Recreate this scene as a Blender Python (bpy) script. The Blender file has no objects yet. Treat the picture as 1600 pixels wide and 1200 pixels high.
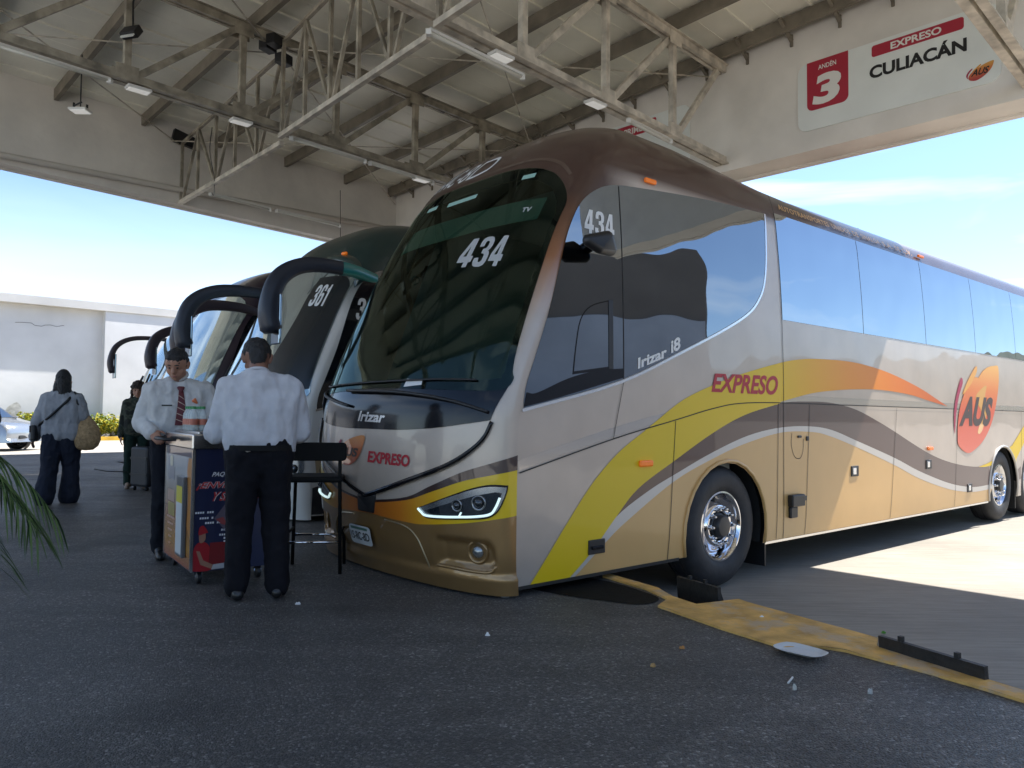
import bpy, bmesh, math, random
from mathutils import Vector, Matrix, Quaternion, noise
from mathutils.geometry import delaunay_2d_cdt
R = math.radians
PI = math.pi
random.seed(7)
SC = bpy.context.scene
COL = SC.collection

# ------------------------------------------------------------------ camera, sky, sun, exposure
cam = bpy.data.objects.new('camera', bpy.data.cameras.new('camera'))
COL.objects.link(cam)
cam.data.sensor_width = 36
cam.data.lens = 36 * 1202 / 1600
cam.data.clip_start = 0.05
cam.data.clip_end = 3000
cam.matrix_world = Matrix.Translation((0, 0, 1.22)) @ Matrix.Rotation(R(92.353), 4, 'X') @ Matrix.Rotation(R(0.6), 4, 'Z')
SC.camera = cam

YAW = R(46)                                     # the terminal's own axes
AX = Vector((math.sin(YAW), math.cos(YAW), 0))  # along the roof trusses, away from the camera
BX = Vector((AX.y, -AX.x, 0))                   # along the fascia, to the right
def W(a, b, z):
    return Vector((AX.x*a + BX.x*b, AX.y*a + BX.y*b, z))

SUNV = (AX*0.70 + BX*0.18 + Vector((0, 0, 1))).normalized()
sun = bpy.data.objects.new('sun', bpy.data.lights.new('sun', 'SUN'))
COL.objects.link(sun)
sun.data.energy = 2.6
sun.data.angle = R(0.5)
sun.data.color = (1, 0.95, 0.87)
sun.rotation_euler = SUNV.to_track_quat('Z', 'Y').to_euler()

world = bpy.data.worlds.new('World')
SC.world = world
world.use_nodes = True
nt = world.node_tree
nt.nodes.clear()
sky = nt.nodes.new('ShaderNodeTexSky')
sky.sky_type = 'NISHITA'
sky.sun_disc = False
sky.sun_elevation = math.asin(SUNV.z)
sky.sun_rotation = math.atan2(SUNV.x, SUNV.y)
sky.air_density = 0.9
sky.dust_density = 0.25
sky.ozone_density = 3.5
tc = nt.nodes.new('ShaderNodeTexCoord')
mp = nt.nodes.new('ShaderNodeMapping')
mp.inputs['Scale'].default_value = (1.2, 1.2, 6.0)
mp.inputs['Rotation'].default_value = (0.12, 0.05, 0.4)
nz = nt.nodes.new('ShaderNodeTexNoise')
nz.inputs['Scale'].default_value = 1.7
nz.inputs['Detail'].default_value = 6
nz.inputs['Roughness'].default_value = 0.55
nz.inputs['Distortion'].default_value = 0.6
rp = nt.nodes.new('ShaderNodeValToRGB')
rp.color_ramp.elements[0].position = 0.50
rp.color_ramp.elements[1].position = 0.78
rp.color_ramp.elements[1].color = (0.5, 0.5, 0.5, 1)
mix = nt.nodes.new('ShaderNodeMix')
mix.data_type = 'RGBA'
mix.inputs[7].default_value = (8.5, 9.2, 9.9, 1)
bg = nt.nodes.new('ShaderNodeBackground')
bg.inputs['Strength'].default_value = 0.058
wo = nt.nodes.new('ShaderNodeOutputWorld')
L = nt.links.new
L(tc.outputs['Generated'], mp.inputs['Vector'])
L(mp.outputs[0], nz.inputs['Vector'])
L(nz.outputs['Fac'], rp.inputs[0])
sxyz = nt.nodes.new('ShaderNodeSeparateXYZ'); L(tc.outputs['Generated'], sxyz.inputs[0])
def wr(o, a, b_, lo=0, hi=1):
    m_ = nt.nodes.new('ShaderNodeMapRange'); m_.interpolation_type = 'SMOOTHSTEP'
    for i_, x_ in enumerate((a, b_, lo, hi)): m_.inputs[i_+1].default_value = x_
    L(o, m_.inputs[0]); return m_.outputs[0]
def wm(op, a, b_):
    m_ = nt.nodes.new('ShaderNodeMath'); m_.operation = op; L(a, m_.inputs[0])
    if isinstance(b_, float): m_.inputs[1].default_value = b_
    else: L(b_, m_.inputs[1])
    return m_.outputs[0]
tilt = wm('ADD', sxyz.outputs[2], wm('MULTIPLY', nz.outputs['Fac'], 0.12))
bank = wm('MULTIPLY', wm('MULTIPLY', wr(sxyz.outputs[0], 0.05, -0.30), wr(tilt, 0.33, 0.16)), 0.24)
L(wm('MAXIMUM', rp.outputs['Color'], bank), mix.inputs[0])
L(sky.outputs[0], mix.inputs[6])
L(mix.outputs[2], bg.inputs['Color'])
L(bg.outputs[0], wo.inputs['Surface'])

SC.view_settings.view_transform = 'Standard'
SC.view_settings.look = 'None'
SC.view_settings.exposure = 2.2
SC.view_settings.gamma = 1
SC.view_settings.use_curve_mapping = False
SC.render.engine = 'CYCLES'
SC.cycles.max_bounces = 10
SC.cycles.diffuse_bounces = 8
SC.cycles.glossy_bounces = 4
SC.cycles.transparent_max_bounces = 12
SC.cycles.caustics_reflective = False
SC.cycles.caustics_refractive = False
SC.cycles.sample_clamp_indirect = 6
SC.cycles.use_denoising = True

# ------------------------------------------------------------------ materials
MATS = {}
def mat(name, col, rough=0.5, metal=0.0, coat=0.0, spec=0.5, noise_s=0, noise_amt=0.25, bump=0.0, bump_s=0, emit=None, crough=0.03, detail=5, stretch=None):
    """Principled material; optional procedural mottling of the base colour and a noise bump."""
    if name in MATS: return MATS[name]
    m = bpy.data.materials.new(name)
    m.use_nodes = True
    t = m.node_tree
    b = t.nodes['Principled BSDF']
    b.inputs['Base Color'].default_value = (*col, 1)
    b.inputs['Roughness'].default_value = rough
    b.inputs['Metallic'].default_value = metal
    b.inputs['Coat Weight'].default_value = coat
    b.inputs['Coat Roughness'].default_value = crough
    b.inputs['Specular IOR Level'].default_value = spec
    if emit:
        b.inputs['Emission Color'].default_value = (*emit[:3], 1)
        b.inputs['Emission Strength'].default_value = emit[3]
    if noise_s or bump:
        c = t.nodes.new('ShaderNodeTexCoord')
        src = c.outputs['Object']
        if stretch:
            mp = t.nodes.new('ShaderNodeMapping')
            mp.inputs['Scale'].default_value = stretch
            t.links.new(src, mp.inputs[0]); src = mp.outputs[0]
    if noise_s:
        n = t.nodes.new('ShaderNodeTexNoise')
        n.inputs['Scale'].default_value = noise_s
        n.inputs['Detail'].default_value = detail
        t.links.new(src, n.inputs['Vector'])
        mr = t.nodes.new('ShaderNodeMapRange')
        mr.inputs[1].default_value = 0.3; mr.inputs[2].default_value = 0.7
        mr.inputs[3].default_value = 1 - noise_amt; mr.inputs[4].default_value = 1 + noise_amt
        t.links.new(n.outputs['Fac'], mr.inputs[0])
        mm = t.nodes.new('ShaderNodeVectorMath'); mm.operation = 'SCALE'
        mm.inputs[0].default_value = col
        t.links.new(mr.outputs[0], mm.inputs['Scale'])
        t.links.new(mm.outputs[0], b.inputs['Base Color'])
    if bump:
        n2 = t.nodes.new('ShaderNodeTexNoise')
        n2.inputs['Scale'].default_value = bump_s
        n2.inputs['Detail'].default_value = 4
        t.links.new(src, n2.inputs['Vector'])
        bp = t.nodes.new('ShaderNodeBump')
        bp.inputs['Strength'].default_value = bump
        bp.inputs['Distance'].default_value = 0.02
        t.links.new(n2.outputs['Fac'], bp.inputs['Height'])
        t.links.new(bp.outputs[0], b.inputs['Normal'])
    MATS[name] = m
    return m

def ramp_node(t, stops):
    r = t.nodes.new('ShaderNodeValToRGB')
    e = r.color_ramp.elements
    while len(e) > 1: e.remove(e[-1])
    e[0].position = stops[0][0]; e[0].color = (*stops[0][1], 1)
    for p, c in stops[1:]:
        k = e.new(p); k.color = (*c, 1)
    return r

def axis_ramp(name, axis, lo, hi, stops, rough=0.45, metal=0.0, coat=0.12, use_abs=False):
    """Paint whose colour fades along one object axis (printed vinyl / blended paint)."""
    m = mat(name, stops[0][1], rough, metal, coat)
    t = m.node_tree
    c = t.nodes.new('ShaderNodeTexCoord'); s = t.nodes.new('ShaderNodeSeparateXYZ')
    t.links.new(c.outputs['Object'], s.inputs[0])
    o = s.outputs['XYZ'.index(axis)]
    if use_abs:
        a = t.nodes.new('ShaderNodeMath'); a.operation = 'ABSOLUTE'; t.links.new(o, a.inputs[0]); o = a.outputs[0]
    mr = t.nodes.new('ShaderNodeMapRange')
    mr.inputs[1].default_value = lo; mr.inputs[2].default_value = hi
    t.links.new(o, mr.inputs[0])
    r = ramp_node(t, stops)
    t.links.new(mr.outputs[0], r.inputs[0])
    t.links.new(r.outputs[0], t.nodes['Principled BSDF'].inputs['Base Color'])
    return m

def body_paint(name, low, top, pillar, metal=0.35, split=3.36):
    """Coach paint: one colour below, another on the roof, blended copper pillars at the front."""
    m = mat(name, low, 0.34, metal*.6, .45, spec=.35)
    t = m.node_tree
    c = t.nodes.new('ShaderNodeTexCoord'); s = t.nodes.new('ShaderNodeSeparateXYZ')
    t.links.new(c.outputs['Object'], s.inputs[0])
    def rng(o, a, b):
        mr = t.nodes.new('ShaderNodeMapRange'); mr.inputs[1].default_value = a; mr.inputs[2].default_value = b
        t.links.new(o, mr.inputs[0]); return mr.outputs[0]
    r1 = ramp_node(t, [(0, low), (0.30, low), (0.55, pillar), (0.80, top), (1, top)])
    t.links.new(rng(s.outputs[2], 1.5, 3.6), r1.inputs[0])
    r2 = ramp_node(t, [(0, low), (0.45, low), (0.55, top), (1, top)])
    t.links.new(rng(s.outputs[2], split-0.5, split+0.5), r2.inputs[0])
    mx = t.nodes.new('ShaderNodeMix'); mx.data_type = 'RGBA'
    t.links.new(rng(s.outputs[1], -1.45, -1.05), mx.inputs[0])
    t.links.new(r1.outputs[0], mx.inputs[6]); t.links.new(r2.outputs[0], mx.inputs[7])
    n = t.nodes.new('ShaderNodeTexNoise'); n.inputs['Scale'].default_value = 3.0; n.inputs['Detail'].default_value = 6
    t.links.new(c.outputs['Object'], n.inputs['Vector'])
    mr = t.nodes.new('ShaderNodeMapRange'); mr.inputs[1].default_value = 0.3; mr.inputs[2].default_value = 0.7
    mr.inputs[3].default_value = 0.93; mr.inputs[4].default_value = 1.05
    t.links.new(n.outputs[0], mr.inputs[0])
    vm = t.nodes.new('ShaderNodeVectorMath'); vm.operation = 'SCALE'
    t.links.new(mx.outputs[2], vm.inputs[0]); t.links.new(mr.outputs[0], vm.inputs['Scale'])
    # road dust low on the skirt
    dn = t.nodes.new('ShaderNodeTexNoise'); dn.inputs['Scale'].default_value = 7; dn.inputs['Detail'].default_value = 8
    t.links.new(c.outputs['Object'], dn.inputs['Vector'])
    dz = t.nodes.new('ShaderNodeMapRange'); dz.inputs[1].default_value = 1.3; dz.inputs[2].default_value = .3; dz.inputs[3].default_value = 0; dz.inputs[4].default_value = .55
    t.links.new(s.outputs[2], dz.inputs[0])
    dm = t.nodes.new('ShaderNodeMath'); dm.operation = 'MULTIPLY'
    t.links.new(dz.outputs[0], dm.inputs[0]); t.links.new(dn.outputs[0], dm.inputs[1])
    dx = t.nodes.new('ShaderNodeMix'); dx.data_type = 'RGBA'; dx.inputs[7].default_value = (.30, .27, .23, 1)
    t.links.new(dm.outputs[0], dx.inputs[0]); t.links.new(vm.outputs[0], dx.inputs[6])
    t.links.new(dx.outputs[2], t.nodes['Principled BSDF'].inputs['Base Color'])
    nb = t.nodes.new('ShaderNodeTexNoise'); nb.inputs['Scale'].default_value = 1.6; nb.inputs['Detail'].default_value = 1
    t.links.new(c.outputs['Object'], nb.inputs['Vector'])
    bp = t.nodes.new('ShaderNodeBump'); bp.inputs['Strength'].default_value = .3; bp.inputs['Distance'].default_value = .03
    t.links.new(nb.outputs[0], bp.inputs['Height'])
    t.links.new(bp.outputs[0], t.nodes['Principled BSDF'].inputs['Coat Normal'])
    t.links.new(bp.outputs[0], t.nodes['Principled BSDF'].inputs['Normal'])
    return m

def glass(name, tint, refl=1.0):
    m = bpy.data.materials.new(name); m.use_nodes = True
    t = m.node_tree; t.nodes.clear()
    o = t.nodes.new('ShaderNodeOutputMaterial')
    tr = t.nodes.new('ShaderNodeBsdfTransparent'); tr.inputs[0].default_value = (*tint, 1)
    gl = t.nodes.new('ShaderNodeBsdfGlossy'); gl.inputs['Roughness'].default_value = 0.015; gl.inputs[0].default_value = (.55, .68, .60, 1)
    fr = t.nodes.new('ShaderNodeFresnel'); fr.inputs[0].default_value = 1.52
    mx = t.nodes.new('ShaderNodeMixShader')
    t.links.new(fr.outputs[0], mx.inputs[0]); t.links.new(tr.outputs[0], mx.inputs[1]); t.links.new(gl.outputs[0], mx.inputs[2])
    t.links.new(mx.outputs[0], o.inputs[0])
    MATS[name] = m
    return m

# ------------------------------------------------------------------ mesh helpers
def link(o, parent=None):
    COL.objects.link(o)
    if parent is not None: o.parent = parent
    return o
def thing(name, label, cat, loc=(0, 0, 0), rz=0.0, group=None):
    o = bpy.data.objects.new(name, None)
    o.empty_display_size = 0.2
    o.location = loc; o.rotation_euler = (0, 0, rz)
    o['label'] = label; o['category'] = cat
    if group: o['group'] = group
    return link(o)
def tag(o, label, cat, group=None):
    o['label'] = label; o['category'] = cat
    if group: o['group'] = group
    return o
def struct(o, kind='structure'):
    o['kind'] = kind
    return o
def dup(root, loc, rz, label):
    r = root.copy(); COL.objects.link(r); r.location = loc; r.rotation_euler = (0, 0, rz); r['label'] = label
    for ch in list(root.children):
        c = ch.copy(); COL.objects.link(c); c.parent = r
        for g in list(ch.children):
            d = g.copy(); COL.objects.link(d); d.parent = c
    return r

class MB:
    def __init__(s):
        s.v = []; s.f = []; s.m = []
    def add(s, vs, fs, mi=0):
        k = len(s.v)
        s.v += [tuple(p) for p in vs]
        s.f += [tuple(i+k for i in f) for f in fs]
        s.m += [mi]*len(fs)
        return s
    def box(s, c, d, mi=0, M=None):
        x, y, z = (i/2 for i in d)
        vs = [Vector((sx*x, sy*y, sz*z)) for sz in (-1, 1) for sx, sy in ((-1, -1), (1, -1), (1, 1), (-1, 1))]
        if M is not None: vs = [M @ p for p in vs]
        vs = [p + Vector(c) for p in vs]
        return s.add(vs, [(3, 2, 1, 0), (4, 5, 6, 7), (0, 1, 5, 4), (1, 2, 6, 5), (2, 3, 7, 6), (3, 0, 4, 7)], mi)
    def bar(s, p, q, w, h, mi=0, up=Vector((0, 0, 1)), sh=0.0):
        p = Vector(p); q = Vector(q); d = (q-p).normalized()
        if abs(d.dot(up)) > 0.98: up = Vector((AX.x, AX.y, 0))
        sd = d.cross(up).normalized(); u = sd.cross(d).normalized()
        vs = []
        for e in (p, q):
            for a, b in ((-1, -1), (1, -1), (1, 1), (-1, 1)):
                vs.append(e + sd*(a*w/2+sh) + u*(b*h/2))
        return s.add(vs, [(0, 1, 2, 3), (7, 6, 5, 4), (0, 4, 5, 1), (1, 5, 6, 2), (2, 6, 7, 3), (3, 7, 4, 0)], mi)
    def tube(s, pts, r, n=8, mi=0, caps=True):
        pts = [Vector(p) for p in pts]
        rr = r if isinstance(r, (list, tuple)) else [r]*len(pts)
        rings = []
        prev = None
        for i, p in enumerate(pts):
            d = (pts[min(i+1, len(pts)-1)] - pts[max(i-1, 0)]).normalized()
            if prev is None:
                a = d.orthogonal().normalized()
            else:
                a = (prev - d*prev.dot(d)).normalized()
            prev = a
            b = d.cross(a)
            rings.append([p + (a*math.cos(2*PI*k/n) + b*math.sin(2*PI*k/n))*rr[i] for k in range(n)])
        vs = [q for r_ in rings for q in r_]
        fs = []
        for i in range(len(pts)-1):
            for k in range(n):
                fs.append((i*n+k, i*n+(k+1) % n, (i+1)*n+(k+1) % n, (i+1)*n+k))
        if caps:
            fs.append(tuple(reversed(range(n)))); fs.append(tuple((len(pts)-1)*n+k for k in range(n)))
        return s.add(vs, fs, mi)
    def lathe(s, prof, n=32, M=None, mi=0, close=False):
        """prof: (radius, offset along local x)."""
        vs = []
        for r, x in prof:
            for k in range(n):
                a = 2*PI*k/n
                p = Vector((x, r*math.cos(a), r*math.sin(a)))
                vs.append(M @ p if M is not None else p)
        fs = []
        m = len(prof)
        for i in range(m if close else m-1):
            j = (i+1) % m
            for k in range(n):
                fs.append((i*n+k, i*n+(k+1) % n, j*n+(k+1) % n, j*n+k))
        return s.add(vs, fs, mi)
    def sphere(s, c, r, n=12, mi=0):
        if not isinstance(r, (list, tuple)): r = (r, r, r)
        vs = [Vector((0, 0, -1))]
        for i in range(1, n//2):
            a = -PI/2 + PI*i/(n//2)
            for k in range(n):
                vs.append(Vector((math.cos(a)*math.cos(2*PI*k/n), math.cos(a)*math.sin(2*PI*k/n), math.sin(a))))
        vs.append(Vector((0, 0, 1)))
        fs = []
        m = n//2-1
        for k in range(n):
            fs.append((0, 1+(k+1) % n, 1+k))
            fs.append((1+(m-1)*n+k, 1+(m-1)*n+(k+1) % n, len(vs)-1))
        for i in range(m-1):
            for k in range(n):
                fs.append((1+i*n+k, 1+i*n+(k+1) % n, 1+(i+1)*n+(k+1) % n, 1+(i+1)*n+k))
        return s.add([Vector((p.x*r[0]+c[0], p.y*r[1]+c[1], p.z*r[2]+c[2])) for p in vs], fs, mi)
    def hull(s, balls, n=12, mi=0):
        """convex hull of balls (x,y,z,r)."""
        bm = bmesh.new()
        for b in balls:
            t = MB().sphere(b[:3], b[3], n)
            for p in t.v: bm.verts.new(p)
        res = bmesh.ops.convex_hull(bm, input=bm.verts)
        bmesh.ops.delete(bm, geom=list(set(g for g in res['geom_interior'] if isinstance(g, bmesh.types.BMVert))), context='VERTS')
        bm.verts.index_update()
        s.add([v.co for v in bm.verts], [tuple(v.index for v in f.verts) for f in bm.faces], mi)
        bm.free()
        return s
    def prism(s, poly, h0, h1, fn=None, mi=0):
        n = len(poly)
        fn = fn or (lambda x, y, z: (x, y, z))
        vs = [fn(x, y, h0) for x, y in poly] + [fn(x, y, h1) for x, y in poly]
        return s.add(vs, [tuple(reversed(range(n))), tuple(range(n, 2*n))] + [(i, (i+1) % n, n+(i+1) % n, n+i) for i in range(n)], mi)
    def xf(s, M):
        s.v = [tuple(M @ Vector(p)) for p in s.v]
        return s
    def build(s, name, mats, parent=None, smooth=False, fix=True, angle=None, bevel=0.0):
        me = bpy.data.meshes.new(name)
        me.from_pydata(s.v, [], s.f)
        mats = mats if isinstance(mats, (list, tuple)) else [mats]
        for m in mats: me.materials.append(m)
        me.polygons.foreach_set('material_index', s.m)
        if fix:
            bm = bmesh.new(); bm.from_mesh(me)
            bmesh.ops.recalc_face_normals(bm, faces=bm.faces)
            bm.to_mesh(me); bm.free()
        if smooth:
            me.polygons.foreach_set('use_smooth', [True]*len(me.polygons))
            if angle:
                try: me.set_sharp_from_angle(angle=angle)
                except Exception: pass
        me.update()
        o = bpy.data.objects.new(name, me)
        if bevel:
            bv = o.modifiers.new('bevel', 'BEVEL'); bv.width = bevel; bv.segments = 2; bv.limit_method = 'ANGLE'
        return link(o, parent)

def spline(pts, n=6, closed=False):
    """Catmull-Rom through 2-D points."""
    out = []
    N = len(pts)
    rng = range(N if closed else N-1)
    for i in rng:
        p1 = pts[i]; p2 = pts[(i+1) % N]
        p0 = pts[(i-1) % N] if closed or i > 0 else tuple(2*g-h for g, h in zip(p1, p2))
        p3 = pts[(i+2) % N] if closed or i+2 < N else tuple(2*g-h for g, h in zip(p2, p1))
        for k in range(n):
            t = k/n
            out.append(tuple(0.5*((2*b) + (-a+c)*t + (2*a-5*b+4*c-d)*t*t + (-a+3*b-3*c+d)*t**3) for a, b, c, d in zip(p0, p1, p2, p3)))
    if not closed: out.append(tuple(pts[-1]))
    return out

def inside(p, poly):
    x, y = p; c = False
    n = len(poly); j = n-1
    for i in range(n):
        xi, yi = poly[i]; xj, yj = poly[j]
        if (yi > y) != (yj > y) and x < (xj-xi)*(y-yi)/(yj-yi)+xi: c = not c
        j = i
    return c
def polydist(p, poly):
    best = 9e9; n = len(poly)
    for i in range(n):
        ax, ay = poly[i]; bx, by = poly[(i+1) % n]
        dx, dy = bx-ax, by-ay
        l = dx*dx+dy*dy
        t = 0 if l == 0 else max(0, min(1, ((p[0]-ax)*dx+(p[1]-ay)*dy)/l))
        d = (p[0]-ax-t*dx)**2+(p[1]-ay-t*dy)**2
        if d < best: best = d
    return math.sqrt(best)
def dens(poly, hx, hy):
    out = []
    n = len(poly)
    for i in range(n):
        a = poly[i]; b = poly[(i+1) % n]
        k = max(1, int(math.ceil(max(abs(b[0]-a[0])/hx, abs(b[1]-a[1])/hy))))
        for j in range(k): out.append((a[0]+(b[0]-a[0])*j/k, a[1]+(b[1]-a[1])*j/k))
    return out
def fill(poly, hx, hy, holes=()):
    """triangulate a 2-D outline with interior points -> verts2d, faces"""
    loops = [dens(list(poly), hx, hy)] + [dens(list(h), hx, hy) for h in holes]
    vs = []; es = []
    for lp in loops:
        k = len(vs); n = len(lp)
        vs += [Vector(p) for p in lp]
        es += [(k+i, k+(i+1) % n) for i in range(n)]
    xs = [p[0] for p in loops[0]]; ys = [p[1] for p in loops[0]]
    x = min(xs)+hx/2; row = 0
    while x < max(xs):
        y = min(ys)+hy*(0.5 if row % 2 else 0.98)
        while y < max(ys):
            if inside((x, y), loops[0]) and not any(inside((x, y), h) for h in loops[1:]):
                # keep clear of the outline (scaled distance)
                if min(polydist((x/hx, y/hy), [(a/hx, b/hy) for a, b in lp]) for lp in loops) > 0.35:
                    vs.append(Vector((x, y)))
            y += hy
        x += hx; row += 1
    r = delaunay_2d_cdt(vs, es, [], 2, 1e-6)
    pts = [(p.x, p.y) for p in r[0]]
    fs = [tuple(f) for f in r[2]]
    if holes:
        def cen(f): return (sum(pts[i][0] for i in f)/len(f), sum(pts[i][1] for i in f)/len(f))
        fs = [f for f in fs if not any(inside(cen(f), h) for h in loops[1:])]
    return pts, fs
def patch(name, poly, fn, material, parent, hx=0.1, hy=0.1, off=0.0, holes=(), offfn=None, flip=False):
    """a skin laid on a curved surface fn(u,v,offset)"""
    v2, fs = fill(poly, hx, hy, holes)
    vs = [fn(u, v, off + (offfn(u, v) if offfn else 0)) for u, v in v2]
    mb = MB().add(vs, [tuple(reversed(f)) if flip else f for f in fs])
    return mb.build(name, material, parent, smooth=True, fix=False)

def text2d(body, bold=0.0, shear=0.0, spacing=1.0, res=4):
    cu = bpy.data.curves.new('t', 'FONT')
    cu.body = body; cu.size = 1; cu.offset = bold; cu.shear = shear; cu.space_character = spacing; cu.resolution_u = res
    cu.fill_mode = 'BOTH'
    o = bpy.data.objects.new('t', cu); COL.objects.link(o)
    dg = bpy.context.evaluated_depsgraph_get(); dg.update()
    me = bpy.data.meshes.new_from_object(o.evaluated_get(dg))
    bm = bmesh.new(); bm.from_mesh(me)
    bmesh.ops.triangulate(bm, faces=bm.faces)
    vs = [(v.co.x, v.co.y) for v in bm.verts]; fs = [tuple(v.index for v in f.verts) for f in bm.faces]
    bm.free()
    bpy.data.objects.remove(o); bpy.data.curves.remove(cu); bpy.data.meshes.remove(me)
    x0 = min(v[0] for v in vs); x1 = max(v[0] for v in vs); y0 = min(v[1] for v in vs); y1 = max(v[1] for v in vs)
    return [((x-x0)/(x1-x0), (y-y0)/(y1-y0)) for x, y in vs], fs
def lettering(name, body, quad, fn, material, parent, off=0.004, bold=0.0, shear=0.0, spacing=1.0, flip=False, sub=0.12):
    """text laid into the quad (bottom-left, top-left, top-right, bottom-right) of a surface"""
    v2, fs = text2d(body, bold, shear, spacing)
    bl, tl, tr, br = quad
    bm = bmesh.new()
    for x, y in v2:
        p = [(bl[i]*(1-x)+br[i]*x)*(1-y) + (tl[i]*(1-x)+tr[i]*x)*y for i in (0, 1)]
        bm.verts.new((p[0], p[1], 0))
    bm.verts.ensure_lookup_table()
    for f in fs:
        try: bm.faces.new([bm.verts[i] for i in f])
        except ValueError: pass
    for _ in range(3):
        es = [e for e in bm.edges if e.calc_length() > sub]
        if not es: break
        bmesh.ops.subdivide_edges(bm, edges=es, cuts=1)
        bmesh.ops.triangulate(bm, faces=bm.faces)
    bm.verts.index_update()
    vs = [fn(v.co.x, v.co.y, off) for v in bm.verts]
    f2 = [tuple(v.index for v in f.verts) for f in bm.faces]
    bm.free()
    if flip: f2 = [tuple(reversed(f)) for f in f2]
    return MB().add(vs, f2).build(name, material, parent, fix=False)
NUM = {'4': ([(.50, 0), (.80, 0), (.80, .17), (.96, .17), (.96, .38), (.80, .38), (.80, 1), (.44, 1), (.04, .40), (.04, .17), (.50, .17)], [[(.50, .38), (.29, .38), (.50, .74)]]),
       '1': ([(.30, 0), (.64, 0), (.64, 1), (.36, 1), (.33, .90), (.24, .84), (.10, .82), (.10, .66), (.30, .66)], []),
       '3': ([(.04, .30), (.04, .16), (.16, .03), (.36, -.01), (.66, -.01), (.86, .04), (.96, .17), (.96, .38), (.88, .49), (.76, .53), (.88, .58), (.95, .68), (.95, .84), (.84, .96), (.66, 1.01), (.34, 1.01), (.14, .96), (.05, .84), (.05, .68), (.36, .68), (.36, .80), (.42, .86), (.56, .86), (.63, .80), (.63, .68), (.56, .61), (.38, .60), (.38, .44), (.56, .43), (.63, .36), (.63, .21), (.56, .15), (.42, .15), (.36, .21), (.36, .30)], []),
       '6': ([(.05, .20), (.12, .06), (.30, -.01), (.70, -.01), (.89, .06), (.96, .20), (.96, .44), (.89, .57), (.72, .62), (.50, .60), (.37, .54), (.37, .80), (.43, .86), (.57, .86), (.63, .80), (.63, .70), (.95, .70), (.95, .82), (.86, .95), (.68, 1.01), (.32, 1.01), (.12, .95), (.05, .80)], [[(.37, .20), (.37, .42), (.44, .48), (.56, .48), (.63, .42), (.63, .20), (.56, .14), (.44, .14)]])}
def numerals(name, body, quad, fn, material, parent, off=.01, lean=.12):
    bl, tl, tr, br = quad
    n = len(body); mb = MB()
    def mp(x, y):
        return [(bl[i]*(1-x)+br[i]*x)*(1-y) + (tl[i]*(1-x)+tr[i]*x)*y for i in (0, 1)]
    for i, ch in enumerate(body):
        outl, holes = NUM[ch]
        v2, fs = fill([tuple(p) for p in outl], .3, .3, holes)
        vs = [fn(*mp((i+.03+.94*x)/n, y), off) for x, y in v2]
        mb.add(vs, fs)
    return mb.build(name, material, parent, fix=False)
def flat(origin, ux, uy):
    """a plane mapping: fn(u,v,off)"""
    o = Vector(origin); ux = Vector(ux); uy = Vector(uy); n = ux.cross(uy).normalized()
    return lambda u, v, off=0: o + ux*u + uy*v + n*off
def rrect(x0, y0, x1, y1, r, n=5, corners='1234'):
    pts = []
    for k, (cx, cy, a) in enumerate(((x1-r, y1-r, 0), (x0+r, y1-r, 90), (x0+r, y0+r, 180), (x1-r, y0+r, 270))):
        if str(k+1) in corners:
            for i in range(n+1):
                t = R(a+90*i/n); pts.append((cx+r*math.cos(t), cy+r*math.sin(t)))
        else:
            pts.append(((x1, y1), (x0, y1), (x0, y0), (x1, y0))[k])
    return pts

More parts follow.
